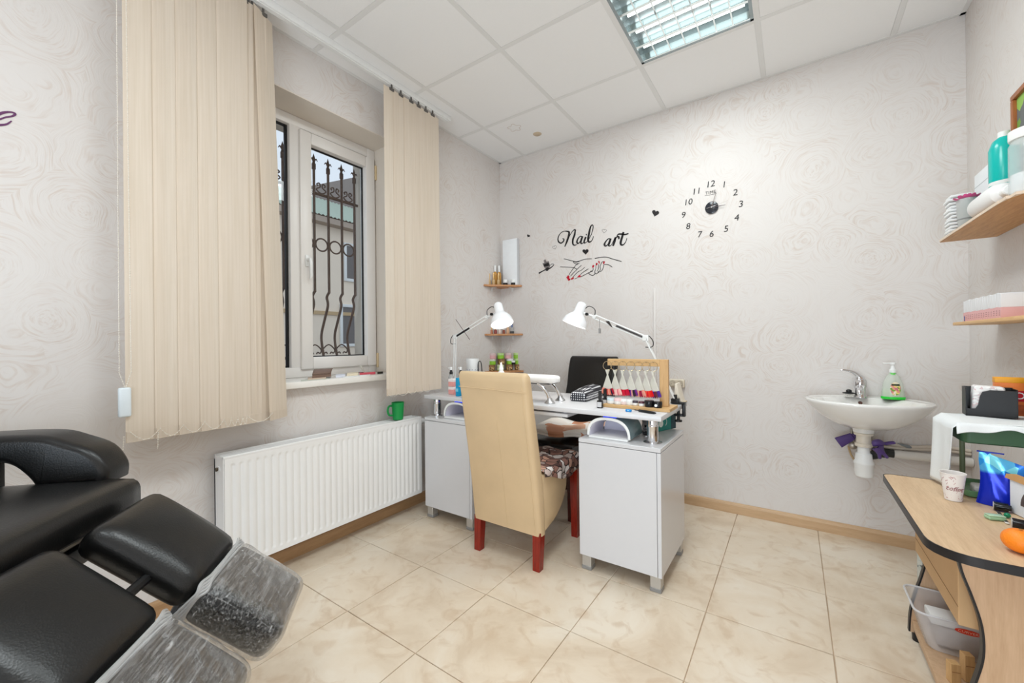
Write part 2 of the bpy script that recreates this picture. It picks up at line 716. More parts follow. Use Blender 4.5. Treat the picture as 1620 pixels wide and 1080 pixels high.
M('plaster', (226, 216, 204), 0.8, var=0.03, scale=12)
M('ceiling_tile', (243, 242, 241), 0.9, var=0.015, scale=160, bmp=0.15)
M('tee_bar', (230, 229, 227), 0.45, var=0.01)
M('grout', (190, 164, 138), 0.85, var=0.1)
M('chrome', (225, 225, 228), 0.08, 1.0, var=0.01)
M('steel', (178, 178, 178), 0.3, 1.0, var=0.04)
M('black_plastic', (22, 22, 24), 0.35, var=0.05)
M('black_metal', (20, 20, 21), 0.45, var=0.05)
M('sticker_black', (24, 20, 22), 0.55, var=0.05)
M('sticker_grey', (120, 112, 112), 0.55, var=0.05)
M('sticker_red', (186, 12, 40), 0.5, var=0.05)
M('sticker_purple', (98, 44, 92), 0.5, var=0.05)
M('iron', (108, 88, 80), 0.6, var=0.15)
M('gasket', (20, 20, 22), 0.5, var=0.05)
M('ceramic', (240, 238, 234), 0.08, var=0.01, coat=0.5)
M('paper_white', (240, 240, 240), 0.8, var=0.02)
M('mirror_metal', (230, 236, 236), 0.06, 1.0, var=0.01)
# ------------------------------------------------------------------ the room
W = 2.9416
YB = -5.2
WY0, WY1, WZ0, WZ1 = -2.44, -1.205, 0.90, 2.495        # window opening in the left wall
wall = MATS['wall']
m = MB()
TH = 0.46
m.box((-TH, YB, 0), (0, WY0, CEIL + .1)).box((-TH, WY1, 0), (0, 0, CEIL + .1))
m.box((-TH, WY0, 0), (0, WY1, WZ0)).box((-TH, WY0, WZ1), (0, WY1, CEIL + .1))
struct(m, 'wall_left', wall, smooth=False)
struct(MB().box((-TH, 0, 0), (W + .2, .2, CEIL + .1)), 'wall_back', wall, smooth=False)
struct(MB().box((W, YB, 0), (W + .2, 0, CEIL + .1)), 'wall_right', wall, smooth=False)
struct(MB().box((-TH, YB - .2, 0), (W + .2, YB, CEIL + .1)), 'wall_front', wall, smooth=False)

# floor: grout bed and single tiles, each slightly uneven
fl = struct(MB().box((0, YB, -.12), (W, 0, -.004)), 'floor', MATS['grout'], smooth=False)
TX, TY, FX, FY, J = 0.4191, 0.4170, -0.1998, -0.3334, 0.0015
rnd = random.Random(3)
for i in range(-1, 9):
    for j in range(-2, 13):
        x0, x1 = max(0, FX + TX * i + J), min(W, FX + TX * (i + 1) - J)
        y1, y0 = min(0, FY - TY * (j - 1) - J), max(YB, FY - TY * j + J)
        if x1 - x0 < .02 or y1 - y0 < .02:
            continue
        dz = rnd.uniform(-.0004, .0004)
        MB().box((x0, y0, -.012), (x1, y1, dz), .0014, 1).build('floor_tile', MATS['floor_tile'], fl)

# ceiling: slab above, tee bars, single tiles lying in the grid
ce = struct(MB().box((0, YB, CEIL + .085), (W, 0, CEIL + .2)), 'ceiling', MATS['plaster'], smooth=False)
OX, OY, TB = 0.2696, -0.5683, 0.012
FIX = {(2, 1), (2, 5)}
for i in range(-1, 6):
    for j in range(0, 9):
        x0, x1 = max(0.006, OX + .6 * (i) + TB), min(W - .006, OX + .6 * (i + 1) - TB)
        y1, y0 = min(-.006, OY - .6 * (j - 1) - TB), max(YB + .006, OY - .6 * j + TB)
        if x1 - x0 < .02 or y1 - y0 < .02 or (i, j) in FIX:
            continue
        MB().box((x0, y0, CEIL), (x1, y1, CEIL + .014), .0025, 1).build('ceiling_tile', MATS['ceiling_tile'], ce)
for i in range(0, 5):
    x = OX + .6 * i
    MB().box((x - TB - .001, YB, CEIL - .001), (x + TB + .001, 0, CEIL + .03)).build('tee_bar', MATS['tee_bar'], ce, smooth=False)
for j in range(0, 9):
    y = OY - .6 * j
    MB().box((0, y - TB - .001, CEIL - .0006), (W, y + TB + .001, CEIL + .029)).build('tee_bar', MATS['tee_bar'], ce, smooth=False)
for k, (a, c) in enumerate([((0, -.02, CEIL - .002), (W, 0, CEIL + .02)), ((0, YB, CEIL - .002), (.02, 0, CEIL + .02)), ((W - .02, YB, CEIL - .002), (W, 0, CEIL + .02))]):
    MB().box(a, c).build('wall_angle', MATS['tee_bar'], ce, smooth=False)

# baseboards
bp = [(0, 0), (.016, 0), (.016, .05), (.012, .062), (.004, .068), (0, .068)]
struct(MB().prism(bp, lambda p, q, t: (t, -p, q), 0.016, W), 'baseboard_back', MATS['laminate_back'], smooth=False)
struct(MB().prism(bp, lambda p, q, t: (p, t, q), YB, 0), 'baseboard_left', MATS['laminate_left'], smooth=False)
struct(MB().prism(bp, lambda p, q, t: (W - p, t, q), YB, -.016), 'baseboard_right', MATS['laminate_back'], smooth=False)

# plastered reveal and sill board
struct(MB().box((-.46, WY0, WZ1 - .006), (-.001, WY1, WZ1)), 'trim_1', MATS['plaster'], smooth=False)
struct(MB().box((-.46, WY1 - .006, WZ0), (-.001, WY1, WZ1 - .006)), 'trim_2', MATS['plaster'], smooth=False)
struct(MB().box((-.46, WY0, WZ0), (-.001, WY0 + .006, WZ1 - .006)), 'trim_3', MATS['plaster'], smooth=False)
SILL = 0.937
struct(MB().box((-.24, WY0 - .03, SILL - .036), (.05, WY1 + .03, SILL), .006, 2), 'trim_4', M('sill_white', (238, 234, 228), .35))

# ------------------------------------------------------------------ window
def glass_mat():
    m, nt, b = base_mat('window_glass')
    tr = node(nt, 'ShaderNodeBsdfTransparent')
    tr.inputs[0].default_value = (0.93, 0.95, 0.95, 1)
    gl = node(nt, 'ShaderNodeBsdfGlossy')
    gl.inputs['Roughness'].default_value = 0.02
    fr = node(nt, 'ShaderNodeFresnel')
    fr.inputs[0].default_value = 1.5
    mx = node(nt, 'ShaderNodeMixShader')
    geo = node(nt, 'ShaderNodeNewGeometry')
    fm = node(nt, 'ShaderNodeMath', operation='SUBTRACT', use_clamp=True)
    nt.links.new(fr.outputs[0], fm.inputs[0])
    nt.links.new(geo.outputs['Backfacing'], fm.inputs[1])
    nt.links.new(fm.outputs[0], mx.inputs[0])
    nt.links.new(tr.outputs[0], mx.inputs[1])
    nt.links.new(gl.outputs[0], mx.inputs[2])
    nt.links.new(mx.outputs[0], nt.nodes['Material Output'].inputs[0])
    MATS['glass'] = m


glass_mat()
win = bpy.data.objects.new('window_1', None)
COL.objects.link(win)
win.location = (-.235, (WY0 + WY1) / 2, SILL)
win['kind'] = 'structure'


def frame_mb(y0, y1, z0, z1, wd, xa, xb, bev=.006):
    m = MB()
    for a, c in (((xa, y0, z0), (xb, y0 + wd, z1)), ((xa, y1 - wd, z0), (xb, y1, z1)),
                 ((xa, y0 + wd - .002, z0), (xb, y1 - wd + .002, z0 + wd)), ((xa, y0 + wd - .002, z1 - wd), (xb, y1 - wd + .002, z1))):
        m.box(a, c, bev, 2)
    return m


F = MATS['upvc']
m = frame_mb(WY0 + .006, WY1 - .006, SILL, WZ1 - .006, .062, -.275, -.205)
m.box((-.275, -1.80, SILL + .06), (-.205, -1.735, WZ1 - .06), .005)
m.build('window_frame', F, win, world=True)
frame_mb(-1.748, -1.222, .985, 2.42, .072, -.262, -.187, .009).build('window_sash', F, win, world=True)
frame_mb(-1.680, -1.290, 1.053, 2.352, .010, -.240, -.226, .002).build('gasket', MATS['gasket'], win, world=True)
frame_mb(-2.378, -1.798, .997, 2.432, .014, -.252, -.232, .002).build('gasket', MATS['gasket'], win, world=True)
MB().box((-.236, -1.672, 1.061), (-.232, -1.298, 2.344)).build('pane', MATS['glass'], win, world=True, smooth=False)
MB().box((-.246, -2.36, 1.017), (-.242, -1.818, 2.412)).build('pane', MATS['glass'], win, world=True, smooth=False)
h = MB().box((-.188, -1.725, 1.60), (-.178, -1.697, 1.67), .006)
h.cyl((-.18, -1.711, 1.64), (-.148, -1.711, 1.64), .010)
h.tube([(-.152, -1.711, 1.645), (-.146, -1.711, 1.62), (-.146, -1.711, 1.54), (-.152, -1.711, 1.525)], [.009, .0105, .009, .007])
h.build('handle', MATS['white_plastic'], win, world=True)
for z in (1.02, 2.33):
    MB().cyl((-.19, -1.214, z - .05), (-.19, -1.214, z + .05), .009).build('hinge', M('hinge_beige', (214, 190, 150), .4), win, world=True)

# wrought iron security grille outside the glass
GX = -.40
gr = thing('window_grille', 'brown wrought iron security grille with spear tips outside the window glass', 'grille', (GX, (WY0 + WY1) / 2, SILL))
IR = MATS['iron']
us = [(497, 330), (517.5, 330), (540, 330), (560.5, 330)]
ys = [px(u, v, 'x', GX).y for u, v in us]
step = (ys[3] - ys[0]) / 3
bars = [ys[0] + step * k for k in range(-7, 4)]
bars = [y for y in bars if y > WY0 + .03]
ztip = px(516, 250, 'x', GX).z
zr1 = px(517, 311, 'x', GX).z
zc = px(517, 389, 'x', GX).z
zk = px(520, 462, 'x', GX).z
zb = SILL + .03
for y in bars:
    pts = [(GX, y, ztip - .10), (GX, y, zr1), (GX, y, zc), (GX, y, zk + .02), (GX + .0, y, zk), (GX - .022, y - .004, zk - .035), (GX - .016, y, zk - .09),
           (GX - .06, y, zk - .19), (GX - .10, y, zk - .29), (GX - .09, y, zk - .38), (GX - .05, y, zb)]
    MB().tube(crom(pts, 4), .0085, 8).build('bar', IR, gr, world=True)
    t = MB().cyl((GX, y, ztip - .105), (GX, y, ztip - .07), .013, seg=8)
    t.lathe([(.006, 0), (.012, .012), (.008, .03), (.014, .04), (.0005, .085)], (GX, y, ztip - .085), 8, sx=.5)
    for s in (-1, 1):
        t.tube([(GX, y, ztip - .045), (GX, y + s * .018, ztip - .035), (GX, y + s * .026, ztip - .048)], [.006, .005, .002], 6)
    t.build('spear_tip', IR, gr, world=True)
for z, dx in ((zr1, 0), (zc + .043, 0), (zc - .043, 0), (zb + .08, -.075)):
    if z in (zc + .043, zc - .043):
        continue
    MB().box((GX + dx - .005, WY0 + .01, z - .009), (GX + dx + .005, WY1 - .01, z + .009), .002, 1).build('rail', IR, gr, world=True)


def curl(cy, cz, x, s, r=.026):
    pts = []
    for k in range(15):
        a = k / 14 * 4.6
        rr = r * (1 - .62 * k / 14)
        pts.append((x, cy + s * (r * .9 - math.cos(a) * rr) * .9, cz + math.sin(a) * rr))
    return pts


for a, b in zip(bars[:-1], bars[1:]):
    mid = (a + b) / 2
    r = abs(b - a) / 2 - .008
    MB().tube([(GX, mid + r * math.cos(k * PI / 8), zc + r * math.sin(k * PI / 8)) for k in range(16)], .0055, 6, closed=True).build('ring', IR, gr, world=True)
    sc = MB()
    c = crom([(GX, mid - r + .02, zr1 + .055), (GX, mid - r + .012, zr1 + .066), (GX, mid - r + .03, zr1 + .075), (GX, mid - r + .034, zr1 + .05), (GX, mid - r + .008, zr1 + .03), (GX, mid - .0, zr1 + .008),
              (GX, mid + r - .008, zr1 + .03), (GX, mid + r - .034, zr1 + .05), (GX, mid + r - .03, zr1 + .075), (GX, mid + r - .012, zr1 + .066), (GX, mid + r - .02, zr1 + .055)], 3)
    sc.tube(c, .0045, 6)
    sc.build('scroll', IR, gr, world=True)
    x = GX - .095
    z0 = zb + .10
    sc = MB().tube(crom([(x, mid - .01, z0), (x, mid - .02, z0 + .012), (x, mid - .036, z0 + .004), (x, mid - .044, z0 + .03), (x, mid, z0 + .065), (x, mid + .044, z0 + .03), (x, mid + .036, z0 + .004), (x, mid + .02, z0 + .012), (x, mid + .01, z0)], 3), .0045, 6)
    sc.build('scroll', IR, gr, world=True)

# ------------------------------------------------------------------ outside
struct(MB().box((-30, -30, -.9), (-TH - .02, 30, -.8)), 'ground_outside', M('asphalt', (120, 118, 114), .9, var=.1, scale=3), smooth=False)
FXO = -9.0
bl = thing('exterior_house', 'beige rendered house with green corrugated roof seen through the window', 'building', (FXO, 0, -.8))
zroof0 = px(530, 349, 'x', FXO).z
zroof1 = zroof0 + .85
MB().box((FXO - 6, -1.2, -.8), (FXO, 16, zroof0)).build('wall', M('render_beige', (240, 224, 205), .9, var=.05, scale=2), bl, world=True, smooth=False)
rf = MB()
N = 150
for k in range(N):
    y0 = -1.6 + 18 * k / N
    y1 = y0 + 18 / N
    for (ya, yb, za, zb_) in ((y0, (y0 + y1) / 2, 0, .035), ((y0 + y1) / 2, y1, .035, 0)):
        rf.add([(FXO + .35, ya, zroof0 - .05 + za), (FXO + .35, yb, zroof0 - .05 + zb_), (FXO - .9, yb, zroof1 + zb_), (FXO - .9, ya, zroof1 + za)], [(0, 1, 2, 3)])
rf.build('roof', M('green_roof', (180, 194, 178), .5, var=.08, scale=1), bl, world=True, smooth=False, recalc=False)
MB().box((FXO - .1, -1.6, zroof0 - .22), (FXO + .32, 16.4, zroof0 - .06)).build('eave_board', M('eave', (176, 160, 146), .8), bl, world=True, smooth=False)
MB().prism([(2.6, zroof1 - .2), (9.5, zroof1 - .2), (6.4, zroof1 + 1.7)], lambda p, q, t: (t, p, q), FXO - 4, FXO - 1.2).build('gable', M('gable_grey', (150, 140, 134), .8), bl, world=True, smooth=False)
zw0, zw1 = px(556, 446, 'x', FXO).z, px(556, 386, 'x', FXO).z
ya = px(543, 420, 'x', FXO).y
for lvl, (za, zb_) in enumerate(((zw0, zw1), (px(556, 548, 'x', FXO).z, px(556, 482, 'x', FXO).z))):
    for k in range(3):
        y = ya + k * 3.1 + (-.15 if lvl else 0)
        f = frame_mb(y, y + 1.5, za, zb_, .09, FXO, FXO + .06, .01)
        f.box((FXO, y + .9, za), (FXO + .05, y + .98, zb_))
        f.build('window', M('far_window_white', (232, 232, 230), .5), bl, world=True)
        MB().box((FXO + .001, y + .05, za + .05), (FXO + .02, y + 1.45, zb_ - .05)).build('pane', M('far_glass', (110, 104, 102), .15), bl.children[-1], world=False).location = (0, 0, 0)
        p_ = bl.children[-1].children[0] if bl.children[-1].children else None
        if p_:
            for v in p_.data.vertices:
                v.co.x -= FXO
                v.co.z += .8
MB().box((FXO, -1.2, zw0 - 1.05), (FXO + .05, 16, zw0 - .95)).build('ledge', M('ledge_ochre', (196, 168, 130), .8), bl, world=True, smooth=False)
sh = thing('exterior_shed', 'low pale shed with green roof seen through the left pane', 'building', (-8.2, -3.4, -.8))
MB().box((-10, -5.6, -.8), (-8.2, -1.9, 1.75)).build('wall', M('shed_white', (214, 216, 216), .8), sh, world=True, smooth=False)
MB().prism([(-7.9, 1.7), (-10.2, 2.5), (-10.2, 2.6), (-7.85, 1.8)], lambda p, q, t: (p, t, q), -5.8, -1.7).build('roof', M('shed_green', (120, 150, 140), .6), sh, world=True, smooth=False)

# ------------------------------------------------------------------ vertical blind on its ceiling rail
bl = thing('vertical_blind', 'cream fabric vertical blind drawn to both sides of the window', 'blind', (.155, -1.7, 2.74))
m = MB().box((.135, -2.95, 2.742), (.178, -.835, CEIL), .004)
m.box((.146, -2.94, 2.738), (.167, -.85, 2.744))
m.build('rail', M('rail_white', (236, 236, 234), .35), bl, world=True)
XB = .157
ZT = 2.715
left_u = [196, 243, 280, 314, 345]
slats = []          # (y of the left edge, turn about the vertical, setback towards the wall)
for k, u in enumerate(left_u):
    slats.append((px(u, 560, 'x', XB).y, 4, 0.0))
for k, u in enumerate([357, 367, 375, 382]):
    slats.append((px(u, 560, 'x', XB).y, 1.5, .012 + .005 * k))
slats.append((px(424, 560, 'x', XB).y, 29, 0.0))
NL = len(slats)
for k, u in enumerate([608, 623, 640, 652, 664, 675]):
    y = px(u, 500, 'x', XB).y
    slats.append((y, 3, 0.0))
SW = .125
slat_objs = []
for k, (y, ang, back) in enumerate(slats):
    a = math.radians(ang)
    zb0 = .775 if k < NL else .814
    twist = .0
    leanw = .055 if k == NL - 1 else 0.0
    zt = ZT

    def fn(s, t, y=y, a=a, zb0=zb0, zt=zt, twist=twist, back=back, leanw=leanw):
        z = zb0 + (zt - zb0) * t
        lean = -leanw * t
        aa = a + twist * 9 * max(0, t - .72)
        return (XB + .014 - back - s * SW * math.sin(aa) + .002 * math.sin(s * PI), y + s * SW * math.cos(aa) + lean, z)
    m = MB()
    n0 = MB()
    m.grid(fn, 4, 14)
    o = m.build('slat', MATS['blind'], bl, world=True, smooth=True, recalc=False)
    slat_objs.append(o)
    # pocket with its weight at the foot, and the hanger at the head
    hm = MB()
    fr = lambda s, t, fn=fn: Vector(fn(s, t))
    p0, p1 = fr(.02, 0), fr(.98, 0)
    q0, q1 = fr(.02, .021), fr(.98, .021)
    d = Vector((math.cos(a), math.sin(a), 0)) * .0022
    hm.add([p0 + d, p1 + d, q1 + d, q0 + d, p0 - d, p1 - d, q1 - d, q0 - d], [(0, 1, 2, 3), (4, 7, 6, 5), (0, 4, 5, 1), (3, 2, 6, 7), (0, 3, 7, 4), (1, 5, 6, 2)])
    b_ = hm.build('weight_pocket', MATS['blind'], o, smooth=False)
    b_.data.transform(Matrix.Translation(-Vector((.155, -1.7, 2.74))))
    c0 = fr(.5, 1)
    hg = MB().box((c0.x - .004, c0.y - .018, ZT - .012), (c0.x + .004, c0.y + .018, ZT + .006), .002, 1).box((c0.x - .003, c0.y - .004, ZT + .004), (c0.x + .003, c0.y + .004, 2.742))
    b_ = hg.build('hanger', M('hanger_grey', (90, 86, 82), .5), o, smooth=False)
    b_.data.transform(Matrix.Translation(-Vector((.155, -1.7, 2.74))))


def beads(pts, r=.0026, gap=.0085):
    m = MB()
    pts = [Vector(p) for p in pts]
    for a, b in zip(pts[:-1], pts[1:]):
        n = max(1, int((b - a).length / gap))
        for i in range(n):
            c = a + (b - a) * (i / n)
            m.lathe([(0, -r), (r, 0), (0, r)], c, 4)
    m.tube(pts, .0007, 4)
    return m


chain_m = M('bead_white', (236, 228, 216), .35)
chain = []
edges = [Vector((XB + .02, slats[k][0] + .012, .814)) for k in range(0, NL)]
for a, b in zip(edges[:-1], edges[1:]):
    for i in range(5):
        t = i / 5
        chain.append(a.lerp(b, t) + Vector((.004, 0, -.035 * math.sin(PI * t))))
chain.append(edges[-1])
MB()
beads(chain).build('bead_chain', chain_m, bl, world=True)
beads([(XB + .024, slats[1][0] + .006, .80), (XB + .024, slats[1][0] + .004, .735)]).build('bead_chain', chain_m, bl, world=True)
beads([(XB + .02, slats[0][0] - .006, .80), (XB + .02, slats[0][0] - .012, .71)]).build('bead_chain', chain_m, bl, world=True)
wy = px(196, 640, 'x', XB).y
cz = px(196, 614, 'x', XB).z
beads([(XB + .02, wy - .014, 2.735), (XB + .02, wy - .016, cz + .06), (XB + .02, wy, cz)]).build('control_chain', chain_m, bl, world=True)
beads([(XB + .024, wy + .010, 2.735), (XB + .024, wy + .016, cz + .06), (XB + .022, wy, cz)]).build('control_chain', chain_m, bl, world=True)
MB().box((XB + .010, wy - .020, cz - .105), (XB + .030, wy + .016, cz + .004), .007, 3).build('chain_weight', M('pale_blue_plastic', (222, 230, 234), .35), bl, world=True)
rc = []
for k in range(NL, NL + 5):
    a, b = Vector((XB + .018, slats[k][0] + .01, .825)), Vector((XB + .018, slats[k + 1][0] + .01, .825))
    for i in range(5):
        t = i / 5
        rc.append(a.lerp(b, t) + Vector((.003, 0, -.02 * math.sin(PI * t))))
beads(rc).build('bead_chain', chain_m, bl, world=True)

# ------------------------------------------------------------------ radiator
RX0, RX1 = .035, .135
ry0, ry1 = px(353, 722, 'x', RX1).y, px(667, 660, 'x', RX1).y
rz0, rz1 = .128, .640
ra = thing('radiator', 'white ribbed steel panel radiator on brackets below the window', 'radiator', (.085, (ry0 + ry1) / 2, rz0))
RW = MATS['radiator_white']
NR = 34


def fp(s, t):
    y = ry0 + .004 + (ry1 - ry0 - .008) * s
    z = rz0 + (rz1 - rz0) * t
    k = (s * NR) % 1.0
    e = min(1, max(0, min((t - .045) / .02, (.93 - t) / .02)))
    edge = min(1, max(0, min((s * NR - .4) / .3, (NR - .4 - s * NR) / .3)))
    g = .5 - .5 * math.cos(2 * PI * k)
    return (RX1 - .006 * e * edge * (1 - g) ** 2.2, y, z)


m = MB()
tt = [0, .03, .045, .05, .065, .07, .3, .6, .9, .91, .925, .935, .97, 1]
nu = NR * 8
vs = [fp(i / nu, t) for t in tt for i in range(nu + 1)]
fs = [(j * (nu + 1) + i, j * (nu + 1) + i + 1, (j + 1) * (nu + 1) + i + 1, (j + 1) * (nu + 1) + i) for j in range(len(tt) - 1) for i in range(nu)]
m.add(vs, fs)
m.build('front_panel', RW, ra, world=True, recalc=False)
for o in (ra.children[-1],):
    pass
MB().box((RX0, ry0, rz0 + .005), (RX0 + .012, ry1, rz1 - .02)).build('back_panel', RW, ra, world=True, smooth=False)
for y in (ry0, ry1 - .004):
    s = MB().box((RX0, y, rz0 + .004), (RX1 - .001, y + .004, rz1 - .002), .001, 1)
    s.build('side_panel', RW, ra, world=True)
tg = MB()
for k in range(6):
    x = RX0 + .008 + (RX1 - RX0 - .016) * k / 5
    tg.box((x - .003, ry0 + .01, rz1 - .012), (x + .003, ry1 - .01, rz1 - .004))
for k in range(60):
    y = ry0 + .012 + (ry1 - ry0 - .03) * k / 59
    tg.box((RX0 + .004, y, rz1 - .013), (RX1 - .004, y + .005, rz1 - .009))
tg.box((RX1 - .012, ry0, rz1 - .012), (RX1 + .001, ry1, rz1 + .001), .003)
tg.box((RX0, ry0, rz1 - .012), (RX0 + .008, ry1, rz1), .002)
tg.build('top_grille', RW, ra, world=True)
MB().box((RX0 + .03, ry0 + .01, rz0 + .02), (RX0 + .07, ry1 - .01, rz1 - .05)).build('convector', M('shade_grey', (190, 186, 180), .6), ra, world=True, smooth=False)
v = MB().cyl((.085, ry0 - .004, rz1 - .06), (.085, ry0 + .002, rz1 - .06), .017, seg=20)
v.build('plug', RW, ra, world=True)
MB().cyl((.085, ry0 - .012, rz1 - .06), (.085, ry0 - .003, rz1 - .06), .009, seg=6).build('air_valve', M('brass_dark', (90, 80, 66), .4, .8), ra, world=True)
MB().cyl((.085, ry1, rz1 - .045), (.085, ry1 + .03, rz1 - .045), .016, seg=12).cyl((.085, ry1 + .03, rz1 - .045), (.085, ry1 + .06, rz1 - .045), .022, .018, seg=12).build('valve', RW, ra, world=True)
for y in (ry0 + .2, ry1 - .2):
    MB().box((.004, y, rz0 + .05), (RX0 + .003, y + .03, rz1 - .06)).build('bracket', RW, ra, world=True, smooth=False)

# ------------------------------------------------------------------ ceiling luminaires with mirror louvres
def tube_glow():
    m, nt, b = base_mat('fluorescent_tube')
    b.inputs['Base Color'].default_value = (1, 1, 1, 1)
    b.inputs['Emission Color'].default_value = (0.93, 1.0, 0.98, 1)
    b.inputs['Emission Strength'].default_value = 3.2
    MATS['tube'] = m


tube_glow()


def louvre(label, cx, cy):
    t = thing('ceiling_light', label, 'ceiling light', (cx, cy, CEIL), group='ceiling lights')
    h = .286
    f = MB()
    for a, c in (((-h - .002, -h - .002, -.001), (-h + .014, h + .002, .075)), ((h - .014, -h - .002, -.001), (h + .002, h + .002, .075)),
                 ((-h, -h - .002, -.001), (h, -h + .014, .075)), ((-h, h - .014, -.001), (h, h + .002, .075))):
        f.box(a, c)
    f.box((-h, -h, .073), (h, h, .078))
    f.build('housing', M('housing_grey', (150, 160, 162), .25, .6), t, smooth=False)
    g = h - .014
    n = 4
    p = 2 * g / n
    for k in range(n):
        yc = -g + p * (k + .5)
        MB().cyl((-g + .02, yc, .048), (g - .02, yc, .048), .0135, seg=12).build('fluorescent_tube', MATS['tube'], t)
    for k in range(n + 1):
        y = -g + p * k
        prof = [(-.008, .0), (.008, .0), (.006, .018), (.003, .040), (-.003, .040), (-.006, .018)]
        if k == 0:
            prof = [(0, 0), (.01, 0), (.007, .02), (.004, .045), (0, .045)]
        if k == n:
            prof = [(0, 0), (-.01, 0), (-.007, .02), (-.004, .045), (0, .045)]
        MB().prism(prof, lambda a, b, s, y=y: (s, y + a, b), -g, g).build('reflector', MATS['mirror_metal'], t, smooth=True)
    for k in range(1, 7):
        x = -g + 2 * g * k / 7
        b_ = MB()
        for j in range(n):
            y0, y1 = -g + p * j + .0085, -g + p * (j + 1) - .0085
            b_.prism([(-.0035, 0), (.0035, 0), (.0015, .030), (-.0015, .030)], lambda a, b, s: (x + a, s, b + .001), y0, y1)
        b_.build('cross_blade', MATS['mirror_metal'], t, smooth=False)
    return t


louvre('square ceiling light with mirror louvres and four lit tubes, above the clock wall', OX + .6 * 2.5, OY - .3)
d = thing('ceiling_plug', 'round beige cover plate let into a ceiling tile near the back wall', 'cover plate', (*px(850, 212, 'z', CEIL).xy, CEIL))
MB().lathe([(.0, -.003), (.030, -.003), (.034, .0), (.034, .001)], (0, 0, 0), 28).build('plate', M('plug_beige', (206, 188, 162), .7), d)
p = px(814, 202, 'z', CEIL)
pts = []
for k in range(60):
    a = 2 * PI * k / 60
    r = .045 * (1 + .22 * math.cos(5 * a))
    pts.append(Vector((p.x + r * math.cos(a), p.y + r * math.sin(a), CEIL - .0008)))
o = ribbon(MB(), pts + [pts[0]], [.0022] * 61, (0, 0, -1), .0006).build('ceiling_sticker', M('rust_mark', (196, 176, 158), .8), smooth=False)
props(o, 'faint flower-shaped outline sticker on a ceiling tile beside the round cover plate', 'sticker')
# ------------------------------------------------------------------ manicure desk
WL = MATS['white_lacquer']
desk = thing('manicure_desk', 'white manicure desk with two pedestal cabinets and a top on chrome tubes', 'desk', (.95, -.9, 0))
DZ0, DZ1 = .766, .790
DX0, DX1, DY0, DY1 = .178, 1.712, -1.125, -.575
MB().box((DX0, DY0, DZ0), (DX1, DY1, DZ1), .003, 2).build('desktop', WL, desk, world=True)
MB().box((.60, -1.115, .738), (1.235, -.70, .756), .003, 2).box((.62, -1.09, .756), (.64, -.72, DZ0)).box((1.2, -1.09, .756), (1.22, -.72, DZ0)).build('pull_out_board', WL, desk, world=True)
CZ0, CZ1 = .078, .652
for x0, x1 in ((.217, .617), (1.318, 1.717)):
    c = MB().box((x0 + .004, -1.150, CZ0), (x1 - .004, -.705, CZ1 - .021), .0015, 1)
    cab = c.build('pedestal_cabinet', WL, desk, world=True)
    MB().box((x0, -1.160, CZ1 - .019), (x1, -.70, CZ1), .0015, 1).build('cabinet_top', WL, cab).data.transform(Matrix.Translation(-desk.location))
    MB().box((x0 + .001, -1.160, CZ0 - .004), (x1 - .019, -1.151, CZ1 - .0215), .0012, 1).build('back_panel', WL, cab).data.transform(Matrix.Translation(-desk.location))
    MB().box((x1 - .017, -1.160, CZ0 - .004), (x1, -.70, CZ1 - .0215), .0012, 1).build('side_panel', WL, cab).data.transform(Matrix.Translation(-desk.location))
    for fx in (x0 + .032, x1 - .032):
        for fy in (-1.125, -.735):
            f = MB().box((fx - .024, fy - .024, .012), (fx + .024, fy + .024, CZ0), .002, 1)
            f.mat(1).box((fx - .026, fy - .026, 0), (fx + .026, fy + .026, .02), .003, 1)
            f.build('foot', [M('brushed_grey', (196, 192, 186), .35, .5), M('foot_grey', (150, 148, 146), .45, .2)], cab).data.transform(Matrix.Translation(-desk.location))
for tx, ty in ((.245, -1.07), (.245, -.79), (1.655, -1.06), (1.545, -.78)):
    t = MB().lathe([(.043, 0), (.043, .004), (.026, .010), (.026, .075), (.0275, .078), (.0275, .082), (.026, .085), (.026, DZ0 - CZ1 - .008), (.036, DZ0 - CZ1 - .003), (.036, DZ0 - CZ1)], (tx, ty, CZ1), 28)
    t.build('support_tube', MATS['chrome'], desk, world=True)


# ------------------------------------------------------------------ upholstered chairs
def rrect(cx, cy, hw, hd, r, z, n=5, skew=0.0):
    pts = []
    for sx, sy, a0 in ((1, 1, 0), (-1, 1, 90), (-1, -1, 180), (1, -1, 270)):
        for k in range(n + 1):
            a = math.radians(a0 + 90 * k / n)
            x = cx + sx * (hw - r) + r * math.cos(a)
            y = cy + sy * (hd - r) + r * math.sin(a)
            pts.append((x, y, z + skew * (y - cy)))
    return pts


def loft_back(prof, r=.022):
    """prof: (z, y centre, half width, half depth) from foot to head; chair faces +y"""
    m = MB()
    rings = [rrect(0, y, hw, hd, min(r, hd * .9, hw * .9), z) for z, y, hw, hd in prof]
    m.loft(rings)
    return m


